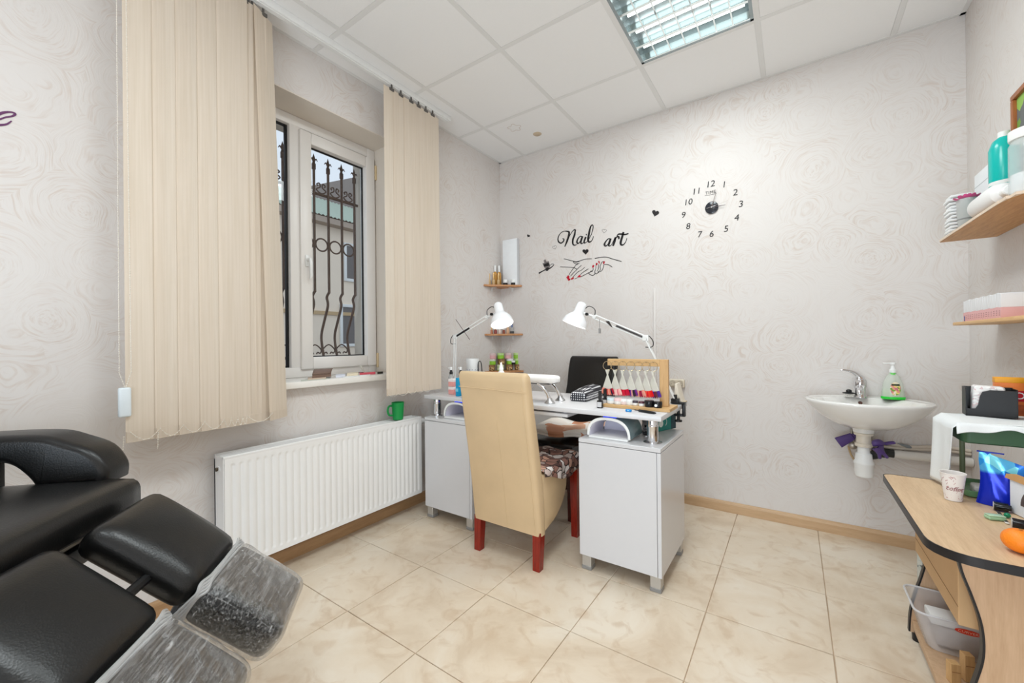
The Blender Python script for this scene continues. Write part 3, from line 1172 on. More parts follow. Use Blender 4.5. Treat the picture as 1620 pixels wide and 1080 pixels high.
def parson_chair(name, label, loc, rz, mat, legmat, hw, high, seam=False):
    t = thing(name, label, 'chair', loc, rz)
    # origin: middle of the rear feet line; y forward
    LK = .68 if seam else 1.0
    P = [(.172, .028, hw, .030), (.30, .018, hw, .036), (.42, .004, hw, .038), (.55, -.026 * LK, hw, .036), (.68, -.062 * LK, hw, .034), (.80, -.096 * LK, hw, .031),
         (high - .10, -.118 * LK, hw, .030), (high - .05, -.132 * LK, hw, .030), (high - .018, -.142 * LK, hw, .027), (high - .004, -.146 * LK, hw - .006, .020), (high, -.147 * LK, hw - .012, .010)]
    loft_back(P).build('backrest', mat, t, angle=60)
    if seam:
        sm = MB()
        for zz, yy in ((high - .082, -.154), (high - .088, -.1525)):
            pass
        ys_ = -.124 * LK - .0305
        pts = [(-hw + .004, ys_, high - .080), (-hw * .5, ys_, high - .083), (0, ys_, high - .085), (hw * .5, ys_, high - .089), (hw - .004, ys_ + .001, high - .092)]
        sm.tube(crom(pts, 4), .0022, 6)
        for sx in (-1, 1):
            pass
        sm.build('fold_seam', mat, t)
        sm = MB()
        rear = lambda z: next((a[1] - a[3]) + ((b[1] - b[3]) - (a[1] - a[3])) * (z - a[0]) / (b[0] - a[0]) for a, b in zip(P[:-1], P[1:]) if a[0] <= z <= b[0])
        sm.tube([(hw - .030, rear(z) - .0002, z) for z in (.19, .3, .42, .55, .68, .80, .9, high - .06)], .0018, 6)
        sm.tube([(.015, rear(z) - .0002, z) for z in (.19, .3, .42, .55, .68, .74)], .0011, 6)
        sm.build('back_seam', mat, t)
    # seat with arched side rails
    d = .47
    arc = [(.048, .185)]
    for k in range(9):
        a = k / 8 * PI / 2
        arc.append((.048 + .23 * math.sin(a) * 1.0 + .02 * k / 8, .185 + .185 * (1 - math.cos(a)) * 1.05))
    poly = arc + [(d, .395), (d + .012, .41), (d + .012, .452), (d, .470), (d - .03, .478), (.03, .470), (.03, .25)]
    s = MB().prism(poly, lambda p, q, x: (x, p, q), -hw + .004, hw - .004, .012, 3)
    s.build('seat', mat, t, angle=50)
    for sx in (-1, 1):
        for fy, z1, nm in ((.012, .19, 'r'), (d - .03, .40, 'f')):
            a, b_ = .019, .023
            x = sx * (hw - .026)
            yo = .012 if nm == 'r' else 0
            rings = [[(x + p * a + sx * .0, fy - yo * 0 + q * a, 0) for p, q in ((-1, -1), (1, -1), (1, 1), (-1, 1))],
                     [(x + p * b_, fy + q * b_ + yo, z1) for p, q in ((-1, -1), (1, -1), (1, 1), (-1, 1))]]
            MB().loft(rings).build('leg', legmat, t, smooth=False)
    return t


parson_chair('upholstered_chair', 'tall cream leather chair with red wooden legs, its back to the viewer', (.963, -1.300, 0), 0.0, MATS['beige_leather'], MATS['mahogany'], .214, .985, True)
parson_chair('upholstered_chair', 'black leather chair facing forward behind the manicure desk', (.925, -.235, 0), PI - .13, MATS['dark_leather'], M('dark_mahogany', (70, 22, 16), .25), .205, 1.02)

# ------------------------------------------------------------------ pedicure chair (local x to the sitter's right, y towards the feet)
FV = Vector((.667, .745, 0)).normalized()
ang = math.atan2(FV.y, FV.x) - PI / 2
ped = thing('pedicure_chair', 'black leather pedicure chair with two film-wrapped leg rests in the left foreground', 'pedicure chair', (.888, -2.822, 0), ang)
BL = MATS['black_leather']
SZ = .745
seat = cushion(.70, .62, .105, .034, .022, 10, (0, -.375, SZ - .0525))
seat.build('seat', BL, ped, angle=80)
MB().tube([(-.31, -.0665, SZ - .08), (.31, -.0665, SZ - .08)], .003, 6).tube([(-.31, -.073, SZ - .020), (.31, -.073, SZ - .020)], .0022, 6).build('seat_piping', BL, ped)
back = cushion(.62, .14, .80, .05, 0, 10, (0, 0, .40))
qb = Matrix.Rotation(math.radians(32), 3, 'X')
back.xf(lambda p: qb @ p + Vector((0, -.74, SZ - .06)))
back.build('backrest', BL, ped, angle=80)
# armrests: padded arch, front end coming down to the seat
for s in (-1, 1):
    prof = [(-.150, SZ - .015), (-.150, SZ + .03), (-.185, SZ + .085), (-.25, SZ + .118), (-.31, SZ + .138), (-.42, SZ + .142), (-.60, SZ + .138), (-.70, SZ + .12),
            (-.70, SZ + .06), (-.60, SZ + .062), (-.43, SZ + .066), (-.375, SZ + .058), (-.335, SZ + .02), (-.315, SZ - .015)]
    xi, xo = s * .315, s * .435
    m = MB().prism([(v.x, v.y) for v in crom([(p, q, 0) for p, q in prof[:8]], 4)] + [(v.x, v.y) for v in crom([(p, q, 0) for p, q in prof[8:]], 4)], lambda p, q, x: (x, p, q), min(xi, xo), max(xi, xo), .022, 4)
    arm = m.build('armrest', BL, ped, angle=60)
    MB().tube([(xi - s * .0 + s * .006, p, q) for p, q in [(-.19, SZ + .0), (-.215, SZ + .06), (-.26, SZ + .10), (-.32, SZ + .119), (-.44, SZ + .123), (-.60, SZ + .119)]], .0028, 6).build('seam', M('seam_grey', (52, 52, 54), .4), arm)
    MB().box((s * .355 - .013, -.445, SZ - .10), (s * .355 + .013, -.418, SZ + .07), .003).build('arm_post', MATS['black_metal'], ped)
# leg rests
TILT = math.radians(40)
for s, nm in ((-1, 'far'), (1, 'near')):
    splay = s * math.radians(-2.0)
    lr = bpy.data.objects.new('leg_rest', None)
    COL.objects.link(lr)
    lr.parent = ped
    lr.empty_display_size = .05
    Rm = Matrix.Rotation(-TILT, 3, 'X')
    Rz = Matrix.Rotation(splay, 3, 'Z')
    base = Vector((.150, -.062, SZ - .012)) if s > 0 else Vector((-.171, -.028, SZ - .006))
    pw = .285 if s > 0 else .270

    def tr(p, Rm=Rm, Rz=Rz, base=base):
        return Rz @ (Rm @ Vector(p)) + base
    c = cushion(pw, .285, .085, .036, .016, 10, (0, .170, -.045))
    c.xf(tr).build('calf_pad', BL, lr, angle=80)
    c = cushion(pw - .005, .240, .095, .034, .012, 9, (0, .434, -.052))
    c.xf(tr).build('foot_pad', BL, lr, angle=80)
    # stretched film over the foot pad, with crumpled relief
    f = cushion(pw + .007, .253, .108, .038, .012, 14, (0, .434, -.052))
    rr = random.Random(5 + s)

    def crumple(p, rr=rr):
        q = Vector(p)
        k = .0026 * math.sin(q.x * 95 + q.y * 25) * math.sin(q.y * 60 - q.x * 30) + rr.uniform(-.0012, .0012)
        return Vector((q.x, q.y, q.z + k))
    f.xf(crumple)
    f.xf(tr).build('film_wrap', MATS['film'], lr, angle=80)
    cuff = MB()
    for k in range(5):
        y0 = .310 + k * .004
        pts = []
        for j in range(40):
            a = 2 * PI * j / 40
            cx, cz_ = math.cos(a), math.sin(a)
            ex = math.copysign(abs(cx) ** .28, cx) * (pw / 2 + .0045 - .001 * k)
            ez = math.copysign(abs(cz_) ** .45, cz_) * (.052 - .001 * k)
            pts.append(tr((ex, y0 + .004 * math.sin(5 * a + k), -.05 + ez)))
        cuff.tube(pts, .0035, 5, closed=True)
    cuff.build('film_edge', M('film_edge', (214, 214, 214), .3, alpha=.55, var=.1), lr)
    MB().tube([tr((-s * .06, .03, -.085)), tr((-s * .06, .48, -.098))], .013, 8).build('support_arm', MATS['black_metal'], lr)
    MB().tube([tr((-s * .06, .30, -.10)), (s * .10, .06, .30)], .015, 8).build('strut', MATS['black_metal'], lr)
MB().tube([(-.22, .10, SZ - .17), (.22, .10, SZ - .17)], .012, 8).build('cross_bar', MATS['black_metal'], ped)
MB().box((-.26, -.62, SZ - .16), (.26, -.08, SZ - .11), .01).build('seat_frame', MATS['black_metal'], ped)
MB().tube([(0, -.35, .05), (0, -.35, SZ - .15)], .055, 16).tube([(-.1, .06, .28), (.1, .06, .28)], .015).tube([(0, -.3, .25), (0, .06, .28)], .02).build('lift_column', MATS['black_metal'], ped)
MB().box((-.28, -.70, 0), (.28, -.60, .05), .01).box((-.28, -.12, 0), (.28, -.02, .05), .01).box((-.06, -.65, .01), (.06, -.06, .06), .01).build('base', MATS['black_metal'], ped)

# ------------------------------------------------------------------ small wavy-sided table on the right
tb = thing('side_table', 'oak-look side table with black edging and wavy side panels at right', 'table', (2.70, -1.2, 0))
TZ = .60
TX0, TY0, TY1 = 2.489, -1.575, -.862


def table_outline(ins=0.0):
    pts = []
    r = .09 - ins
    x0, x1, y0, y1 = TX0 + ins, W - .004 - ins, TY0 + ins, TY1 - ins
    for cx, cy, a0, rad in ((x0 + r, y0 + r, 180, r), (x1 - .02, y0 + .02, 270, .02), (x1 - .02, y1 - .02, 0, .02), (x0 + .03, y1 - .03, 90, .03)):
        for k in range(7):
            a = math.radians(a0 + 90 * k / 6)
            pts.append((cx + rad * math.cos(a), cy + rad * math.sin(a)))
    return pts


o_ = MB().prism(table_outline(.0025), lambda p, q, t: (p, q, t), TZ - .022, TZ).build('tabletop', MATS['oak'], tb, world=True, smooth=False)
ed = MB()
ol = table_outline()
il = table_outline(.003)
ed.loft([[(p, q, TZ - .0225) for p, q in il], [(p, q, TZ - .0225) for p, q in ol], [(p, q, TZ + .0006) for p, q in ol], [(p, q, TZ + .0006) for p, q in il]], caps=False)
ed.build('edge_band', M('black_edging', (26, 24, 26), .4), tb, world=True)
wave = [(2.558, TZ - .022), (2.566, .52), (2.585, .455), (2.601, .385), (2.603, .31), (2.590, .24), (2.572, .17), (2.560, .10), (2.556, .03)]
wv_ = [(p.x, p.y) for p in crom([(a, b, 0) for a, b in wave], 5)]
for y in (-1.465, -.912):
    poly = wv_ + [(W - .012, .03), (W - .012, TZ - .022)]
    sp = MB().prism(poly, lambda p, q, t: (p, t, q), y, y + .018).build('side_panel', MATS['oak_upright'], tb, world=True, smooth=False)
    e = MB()
    e.loft([[(p - .003, y - .0012, q), (p + .002, y - .0012, q), (p + .002, y + .0192, q), (p - .003, y + .0192, q)] for p, q in wv_])
    e.build('edge_band', MATS['black_edging'], sp).data.transform(Matrix.Translation(-tb.location))
MB().box((2.562, -1.465 + .018, .055), (W - .012, -.912, .075), .001).build('lower_shelf', MATS['oak_upright'], tb, world=True, smooth=False)
MB().box((W - .03, -1.447, .075), (W - .014, -.912, TZ - .022)).build('back_panel', MATS['oak_upright'], tb, world=True, smooth=False)
MB().box((2.68, -1.447, .328), (W - .03, -.912, .343)).build('middle_shelf', MATS['oak_upright'], tb, world=True, smooth=False)
for x, y in ((2.58, -.905), (2.58, -1.44), (2.88, -.905), (2.88, -1.44)):
    MB().cyl((x, y, 0), (x, y, .03), .016, .018, 12).box((x - .012, y - .012, .028), (x + .012, y + .012, .056)).build('foot', MATS['black_plastic'], tb, world=True)
# ------------------------------------------------------------------ things on and under the manicure desk
D = DZ1 + .0003


def bottle(name, label, cat, loc, h, r, body, cap, cap_h=.35, cap_r=.55, group=None, shape='round', label_mat=None, liquid=None, seg=14, rz=0):
    t = thing(name, label, cat, loc, rz, group)
    hb = h * (1 - cap_h)
    if shape == 'round':
        MB().lathe([(r * .92, 0), (r, .003), (r, hb * .78), (r * .85, hb * .9), (r * .5, hb * .97), (r * .48, hb)], (0, 0, 0), seg).build('body', body, t)
    else:
        m = MB().box((-r, -r * .8, 0), (r, r * .8, hb * .9), r * .25, 2)
        m.lathe([(r * .5, hb * .88), (r * .48, hb)], (0, 0, 0), seg)
        m.build('body', body, t)
    MB().lathe([(r * cap_r, hb - .001), (r * cap_r, h * .98), (r * cap_r * .9, h)], (0, 0, 0), seg).build('cap', cap, t)
    if label_mat:
        if shape == 'round':
            MB().lathe([(r * 1.012, hb * .15), (r * 1.012, hb * .7)], (0, 0, 0), seg).build('paper_label', label_mat, t, recalc=False)
        else:
            MB().box((-r * .8, -r * .8 - .0006, hb * .12), (r * .8, -r * .8 + .0005, hb * .72)).build('paper_label', label_mat, t)
    return t


def jar(name, label, cat, loc, h, r, body, lid, group=None, lid_h=.4, seg=18, label_mat=None):
    t = thing(name, label, cat, loc, 0, group)
    hb = h * (1 - lid_h)
    MB().lathe([(r * .9, 0), (r, .003), (r, hb - .002), (r * .9, hb)], (0, 0, 0), seg).build('body', body, t)
    MB().lathe([(r * 1.03, hb - .001), (r * 1.03, h - .002), (r * .97, h)], (0, 0, 0), seg).build('lid', lid, t)
    if label_mat:
        MB().lathe([(r * 1.015, hb * .2), (r * 1.015, hb * .85)], (0, 0, 0), seg).build('paper_label', label_mat, t, recalc=False)
    return t


WP, BP, CH = MATS['white_plastic'], MATS['black_plastic'], MATS['chrome']
CLR = M('clear_plastic', (236, 240, 242), .08, trans=.85, var=0, ior=1.2, alpha=.6)
# padded hand rest on bent chrome legs
ar = thing('hand_rest', 'white padded oval hand rest on bent chrome legs on the manicure desk', 'hand rest', (.775, -.97, DZ1))
pad = cushion(.67, .15, .040, .0199, .004, 8, (0, 0, .128))


def oval(p):
    k = abs(p.x) / .335
    return Vector((p.x, p.y * math.sqrt(max(0.02, 1 - max(0, (k - .72) / .285) ** 2)) if k > .72 else p.y, p.z))


pad.xf(oval)
pad.build('pad', M('white_vinyl', (244, 242, 240), .4), ar, angle=80)
MB().box((-.30, -.05, .103), (.30, .05, .109), .002).build('base_plate', BP, ar)
for s in (-1, 1):
    for y in (-.06, .065):
        MB().tube(crom([(s * .23, y, .105), (s * .262, y, .088), (s * .292, y, .052), (s * .308, y, .014)], 5), .0095, 12).build('leg', CH, ar)
        MB().lathe([(.030, 0), (.030, .004), (.016, .018), (.012, .03)], (s * .308, y, 0), 20).build('foot', M('satin_chrome', (196, 196, 198), .3, 1.0), ar)
# dotted pouch
a, b_, c_ = px(903, 633, 'z', D), px(925, 637, 'z', D), px(953, 627, 'z', D)
w = b_ - a
l = (c_ - b_)
l = l.normalized() * .29
po = thing('pouch', 'black cosmetic pouch with white dots lying beside the hand rest', 'pouch', tuple((a + b_) / 2 + l / 2), math.atan2(l.y, l.x) - PI / 2)
dots_mat('dot_fabric', (20, 20, 34), (236, 236, 238), 78, .36)
pm = cushion(.105, .29, .062, .016, .012, 8, (0, 0, .031))
pm.xf(lambda p: Vector((p.x * (1.0 - .25 * max(0, (p.z - .02) / .05)), p.y, p.z * (1 + .12 * p.y / .13))))
pm.build('body', MATS['dot_fabric'], po, angle=70)
zp = MB().tube([Vector((0, y, .0725 + .008 * y / .13 + .0035 * (1 - (y / .145) ** 2) - .002)) for y in (-.12, -.06, 0, .06, .12)], .0028, 6)
zp.build('zip', M('zip_black', (30, 30, 36), .5), po)
# two black polish bottles
for u, v, lb in ((949.5, 645, 'front black nail polish bottle with white label left of the swatch rack'), (957.5, 641, 'rear black nail polish bottle half behind the other, left of the rack')):
    p = px(u, v, 'z', D)
    bottle('nail_polish_bottle', lb, 'bottle', tuple(p), .088, .0145, M('black_gloss', (18, 18, 22), .12), M('black_cap', (24, 24, 26), .4), .5, .62, 'black nail polish bottles on the desk', 'square', M('silver_label', (206, 204, 204), .4))

# ---------------- wooden swatch rack
ra0 = px(953, 643.5, 'z', D)
xr0, yr0 = ra0.x, ra0.y
xr1 = px(1066, 649, 'z', D).x
yr1 = yr0 + .165
ypost = yr0 + .085
rk = thing('swatch_rack', 'wooden rack with a post and hook bar holding nail colour swatches', 'rack', ((xr0 + xr1) / 2, (yr0 + yr1) / 2, D))
RWD, RWU = MATS['rack_wood'], MATS['rack_wood_upright']
MB().box((xr0, yr0, D), (xr1, yr1, D + .016), .002).build('base_board', RWD, rk, world=True, smooth=False)
xp1 = px(1058, 600, 'y', ypost).x
zt = px(1055, 568.5, 'y', ypost).z
MB().box((xp1 - .042, ypost - .012, D + .016), (xp1, ypost + .012, zt), .002).build('post', RWU, rk, world=True, smooth=False)
xb0 = px(962, 570, 'y', ypost).x
zbar0 = zt - .036
MB().box((xb0, ypost - .010, zbar0), (xp1 - .042, ypost + .010, zt), .002).build('hook_bar', RWD, rk, world=True, smooth=False)
BR = M('brass_hook', (206, 186, 150), .25, .9)
ring_u = [961, 973, 985, 997.5, 1010, 1022, 1033.5]
cols = [[(170, 30, 50), (40, 36, 60), (226, 120, 96), (232, 150, 130), (214, 90, 80)], [(244, 190, 180), (240, 170, 160), (220, 120, 130), (246, 200, 190)],
        [(190, 20, 50), (200, 24, 56), (176, 16, 44), (206, 40, 60), (196, 20, 50)], [(110, 40, 130), (60, 40, 60), (40, 36, 44), (214, 150, 140)],
        [(236, 160, 140), (226, 140, 130), (150, 30, 60), (164, 40, 70)], [(226, 22, 30), (236, 40, 30), (236, 60, 40), (220, 20, 40), (240, 90, 70)],
        [(90, 40, 150), (70, 50, 120), (120, 50, 60), (100, 40, 50)]]
base_stick = None
NAMES = ['dark red and coral', 'pale pink', 'crimson', 'plum and black', 'nude and burgundy', 'bright red', 'violet and wine']
order = ['leftmost', 'second', 'third', 'middle', 'third from post', 'second from post', 'nearest post']
stick_mesh = {}
yring = ypost - .027
for k, u in enumerate(ring_u):
    p = px(u, 575, 'y', yring)
    zr = zbar0 + .004
    # hook on the bar
    MB().tube([(p.x, ypost - .010, zr + .0158), (p.x, yring - .005, zr + .0160), (p.x, yring - .0075, zr + .021)], .0014, 6).build('hook', BR, rk, world=True)
    t = thing('swatch_ring', f'ring of nail swatches with {NAMES[k]} tips, {order[k]} on rack', 'nail swatches', (p.x, yring, zr), 0, 'nail swatch rings on the rack')
    R0 = .0235
    MB().tube([(R0 * math.cos(j * PI / 10) * .8, R0 * math.cos(j * PI / 10) * .6, -.004 + R0 * math.sin(j * PI / 10)) for j in range(20)], .0013, 6, closed=True).build('ring', BR, t)
    n = 9
    for j in range(n):
        ang = (j - (n - 1) / 2) * .15
        cm = M('nail_tip_%d_%d_%d' % cols[k][j % len(cols[k])], cols[k][j % len(cols[k])], .15)
        key = (cm.name,)
        if key not in stick_mesh:
            sm = MB()
            sm.box((-.0034, -.0007, -.098), (.0034, .0007, .004), .0004, 1)
            sm.mat(1).loft([[(-.0034, -.002, -.098), (.0034, -.002, -.098), (.0034, .0006, -.098), (-.0034, .0006, -.098)],
                            [(-.0046, -.003, -.108), (.0046, -.003, -.108), (.0046, 0, -.108), (-.0046, 0, -.108)],
                            [(-.0046, -.002, -.124), (.0046, -.002, -.124), (.0046, .0006, -.124), (-.0046, .0006, -.124)],
                            [(-.002, -.0008, -.132), (.002, -.0008, -.132), (.002, .0004, -.132), (-.002, .0004, -.132)]])
            o = sm.build('swatch_stick', [M('stick_clear', (236, 232, 220), .25, alpha=.62), cm], t)
            stick_mesh[key] = o.data
        else:
            o = bpy.data.objects.new('swatch_stick', stick_mesh[key])
            COL.objects.link(o)
            o.parent = t
        o.location = (.0012 * (j - n / 2), -.007 + .0021 * j, -R0 - .006)
        o.rotation_euler = (0, ang * .55, 0)
# pots along the rack's foot
pot_g = 'small gel pots at the foot of the swatch rack'
pots = [(967, 638, WP, M('pot_ice', (214, 228, 230), .3), .021, .030, 'white gel pot with ice blue lid at left end of rack foot'),
        (978, 639, WP, M('pot_pink', (240, 206, 202), .3), .021, .031, 'white gel pot with pale pink lid beside the ice blue one'),
        (987.5, 639.5, M('pot_rose', (240, 222, 220), .3), WP, .018, .029, 'rose tinted gel pot with white lid, third along the rack foot'),
        (997, 640, WP, WP, .018, .029, 'all white gel pot in the middle of the rack foot'),
        (1006, 640.5, WP, M('pot_dark_lid', (70, 60, 70), .3), .014, .024, 'small white pot with dark lid left of the black pots'),
        (1015, 642, WP, M('pot_wine_lid', (90, 50, 60), .3), .014, .024, 'small white pot with wine lid beside the black pots'),
        (1026, 644, M('pot_black', (26, 26, 28), .25), M('pot_black', (26, 26, 28), .25), .022, .033, 'larger black gel pot on the rack foot'),
        (1038, 646, M('pot_black', (26, 26, 28), .25), M('pot_black', (26, 26, 28), .25), .020, .030, 'black gel pot with white dot near the rack post')]
for u, v, bm_, lm, r, h, lb in pots:
    p = px(u, v, 'z', D + .016)
    p.y = min(max(p.y, yr0 + .025), ypost - .045)
    t = jar('gel_pot', lb, 'pot', (p.x, p.y, D + .0163), h, r, bm_, lm, pot_g)
    if 'white dot' in lb:
        MB().cyl((-.004, -r - .0022, .012), (-.004, -r * .98, .012), .007, seg=14).build('label_dot', WP, t)
# tools on the front of the desk
a, b_ = px(1004, 648, 'z', D + .006), px(1038, 653.5, 'z', D + .006)
tl = thing('nail_tool', 'black nail drill pen lying in front of the wooden rack', 'tool', tuple(a))
d = b_ - a
MB().tube([d * 0, d * .18, d * .22, d * .55, d * .9, d], [.0025, .003, .006, .007, .0055, .002], 10).build('body', BP, tl)
MB().tube([d * -.06, d * .01], [.0012, .0016], 6).build('tip', MATS['steel'], tl)
p = px(994.5, 651, 'z', D)
bb = thing('drill_bit_case', 'small bright blue plastic piece on the desk edge in front of the rack', 'case', tuple(p))
MB().box((-.014, -.009, 0), (.014, .009, .012), .004, 3).build('body', M('bright_blue', (30, 140, 214), .3), bb)
MB().box((-.004, -.0092, .004), (.004, -.0085, .010), .001, 1).build('clasp', M('pale_blue', (150, 200, 230), .3), bb)
# card holder at the back right corner
p = px(1068, 643, 'z', D)
ch = thing('card_holder', 'tilted cream card holder at the right end of the manicure desk', 'holder', (p.x - .035, -.625, D))
MB().prism([(0, 0), (.05, 0), (.018, .105), (.006, .105)], lambda q, z, t: (q * .8 + .0, t, z), -.045, .045, .003).build('panel', M('cream_card', (232, 222, 206), .6), ch)
MB().box((-.02, -.047, 0), (.05, .047, .006), .001).build('base', M('card_base', (214, 196, 166), .6), ch)

# ---------------- left end of the desk
def carton(name, label, p, sx, sy, h, mat, mat2=None, cat='box', rz=0.0, split=.5):
    t = thing(name, label, cat, (p.x, p.y, p.z), rz)
    MB().box((-sx / 2, -sy / 2, 0), (sx / 2, sy / 2, h * split if mat2 else h), .0015, 1).build('body', mat, t)
    if mat2:
        MB().box((-sx / 2, -sy / 2, h * split), (sx / 2, sy / 2, h), .0015, 1).build('lid', mat2, t)
    return t


p = px(727, 626, 'z', D)
carton('box', 'narrow bright blue carton at the left end of the manicure desk', p, .022, .05, .118, M('cyan_card', (0, 150, 196), .4))
MB().box((-.0112, -.0256, .03), (.0112, -.0249, .05)).build('printed_band', M('cyan_light', (120, 200, 224), .4), bpy.data.objects['box'])
p = px(717.5, 623, 'z', D)
for k, (dz, lb) in enumerate(((0, 'lower pink and white tub of a stack of two on the desk'), (.052, 'upper pink and white tub of a stack of two on the desk'))):
    carton('tub', lb, Vector((p.x, p.y, D + dz)), .048, .05, .051, M('tub_pink', (230, 158, 152), .4), M('tub_white', (240, 232, 230), .35), 'tub', 0, .62)
p = px(734, 625, 'z', D)
carton('box', 'small red and white carton half hidden by the cream chair back', p, .03, .05, .066, M('red_card', (226, 70, 62), .4), M('red_card_top', (240, 226, 224), .4), 'box', 0, .8)
for u, v, lb in ((714, 618, 'left clear spray bottle with black and white pump on the desk end'), (729, 618, 'right clear spray bottle with black and white pump on the desk end')):
    p = px(u, v, 'z', D)
    t = thing('spray_bottle', lb, 'bottle', (p.x, p.y, D), 0, 'clear spray bottles')
    MB().lathe([(.018, 0), (.02, .004), (.02, .10), (.012, .118), (.010, .122)], (0, 0, 0), 16).build('body', CLR, t)
    MB().lathe([(.012, .12), (.012, .135), (.008, .14), (.008, .15)], (0, 0, 0), 14).build('collar', BP, t)
    MB().lathe([(.010, .15), (.010, .168), (.005, .172)], (0, 0, 0), 14).box((-.022, -.006, .158), (-.004, .006, .168), .002).build('pump', WP, t)
    MB().tube([(0, 0, .01), (0, 0, .12)], .002, 6).build('dip_tube', WP, t)
p = px(748, 612, 'z', D)
cn = thing('canister', 'white cylindrical canister with faint grey print behind the cream chair', 'canister', (p.x, p.y, D))
hc = px(747, 567, 'y', p.y).z - D
MB().lathe([(.045, 0), (.048, .004), (.050, hc - .02), (.050, hc - .003), (.047, hc), (.044, hc), (.044, hc - .03), (0, hc - .03)], (0, 0, 0), 28).build('body', WP, cn)
rb = MB()
for k in range(14):
    a = 2 * PI * k / 14
    rb.xf(lambda q: q)
    c = Vector((.0502 * math.cos(a), .0502 * math.sin(a), hc * .62))
    rb.sphere(c, .004, 6, 4, (1, 1, .7 + .5 * (k % 3)))
rb.build('print', M('faint_grey', (188, 184, 192), .5), cn)
q0 = px(757, 590, 'y', p.y)
MB().tube(crom([(.048, 0, .02), (.062, -.005, .08), (.060, -.005, hc - .05), (.070, -.005, hc - .02), (.088, -.005, hc - .028), (.096, -.005, hc - .09), (.10, -.005, .01)], 5), .0035, 8).build('cord', BP, cn)
p = px(793, 600, 'y', -.80)
gb = thing('glue_bottle', 'small bottle with a white cone nozzle rising behind the hand rest', 'bottle', (p.x, -.80, D))
ht = px(793, 573, 'y', -.80).z - D
MB().lathe([(.024, 0), (.026, .004), (.026, ht - .075), (.014, ht - .055), (.014, ht - .045)], (0, 0, 0), 18).build('body', WP, gb)
MB().lathe([(.016, ht - .048), (.014, ht - .04), (.007, ht - .012), (.006, ht - .001), (.0, ht)], (0, 0, 0), 14).build('nozzle', WP, gb)


# ---------------- clamp lamps
def desk_lamp(label, clamp, elbow, joint, top, rim, spring, light):
    t = thing('clamp_lamp', label, 'lamp', tuple(clamp))
    WM = MATS['white_metal']
    clamp, elbow, joint, top, rim = map(Vector, (clamp, elbow, joint, top, rim))
    up = (elbow - clamp).normalized()
    side = Vector((0, 1, 0))
    m = MB()
    e0 = clamp + Vector((0, 0, .02))
    for s in (-1, 1):
        m.tube([e0 + side * s * .010, elbow + side * s * .010], .0042, 8)
    m.build('lower_arm', WM, t, world=True)
    m = MB()
    ax = (joint - elbow).normalized()
    nrm = ax.cross(side).normalized()
    for s in (-1, 1):
        m.tube([elbow + nrm * s * .011, joint + nrm * s * .011], .0042, 8)
    m.build('upper_arm', WM, t, world=True)
    m = MB().cyl(elbow - side * .016, elbow + side * .016, .012, seg=14)
    m.box(elbow - Vector((.018, .004, .018)), elbow + Vector((.018, .004, .018)), .003)
    m.build('elbow_joint', WM, t, world=True)
    s0, s1 = elbow.lerp(joint, spring[0]), elbow.lerp(joint, spring[1])
    sp = []
    N = 26
    o1 = nrm.copy()
    o2 = side
    for k in range(N * 8 + 1):
        a = 2 * PI * k / 8
        sp.append(s0.lerp(s1, k / (N * 8)) + (o1 * math.cos(a) + o2 * math.sin(a)) * .0055)
    MB().tube(sp, .0016, 5).tube([s0, s1], .0035, 6).build('spring', M('spring_grey', (70, 68, 70), .35, .7), t, world=True)
    lp = [elbow + Vector((.0, 0, .012)), elbow - ax * .02 + nrm * .0 + Vector((0, 0, .022)), elbow - ax * .045 + Vector((0, 0, .004)), elbow - ax * .042 + Vector((0, 0, -.03)), elbow + Vector((0, 0, -.05))]
    MB().tube(crom(lp, 5), .0026, 6).build('cord', BP, t, world=True)
    # head
    d = (rim - top).normalized()
    L = (rim - top).length
    R = .080
    r0 = .031
    prof = [(.0, 0), (.016, .001), (.026, .008), (r0, .022), (r0 + .001, L * .44), (r0 + .004, L * .50), (.052, L * .60), (.070, L * .76), (R - .002, L * .95), (R, L)]
    m = MB().lathe(prof + [(R - .003, L), (.067, L * .77), (.049, L * .62), (r0 - .001, L * .52), (r0 - .001, L * .45), (0, L * .45)], top, 32, d)
    m.build('shade', M('lamp_white', (240, 240, 242), .22), t, world=True)
    m = MB().lathe([(.012, L * .46), (.014, L * .52), (.028, L * .66), (.032, L * .76), (.024, L * .87), (0, L * .91)], top, 20, d)
    m.build('bulb', M('bulb_glow', (255, 255, 255), .4, emit=(255, 250, 242), estr=light), t, world=True)
    neck = top + d * (L * .40)
    m = MB().tube([joint, neck], .006, 8).cyl(joint - side * .014, joint + side * .014, .011, seg=12)
    kn = joint.lerp(neck, .45)
    m.build('neck', WM, t, world=True)
    MB().cyl(kn - side * .020, kn - side * .006, .010, seg=6).build('knob', BP, t, world=True)
    c0 = top + d * .03
    MB().tube(crom([c0 + (joint - neck).normalized() * r0, c0 + (joint - neck) * .55 + Vector((0, 0, .022)), joint + Vector((0, 0, .045)), joint + Vector((0, 0, .008))], 6), .0026, 6).build('cord', BP, t, world=True)
    # clamp on the desk edge
    m = MB().box(clamp + Vector((-.02, -.018, .0003)), clamp + Vector((.02, .018, .03)), .004)
    m.cyl(clamp + Vector((0, 0, .02)), clamp + Vector((0, 0, .05)), .009, seg=12)
    m.build('clamp', BP, t, world=True)
    l = bpy.data.lights.new('desk_lamp_bulb', 'SPOT')
    l.energy = 2.2
    l.spot_size = math.radians(120)
    l.spot_blend = .6
    l.shadow_soft_size = .03
    l.color = (1, .95, .88)
    lo = bpy.data.objects.new('desk_lamp_bulb', l)
    lo.location = top + d * L * 1.0
    lo.rotation_euler = (-d).to_track_quat('Z', 'Y').to_euler()
    COL.objects.link(lo)
    return t


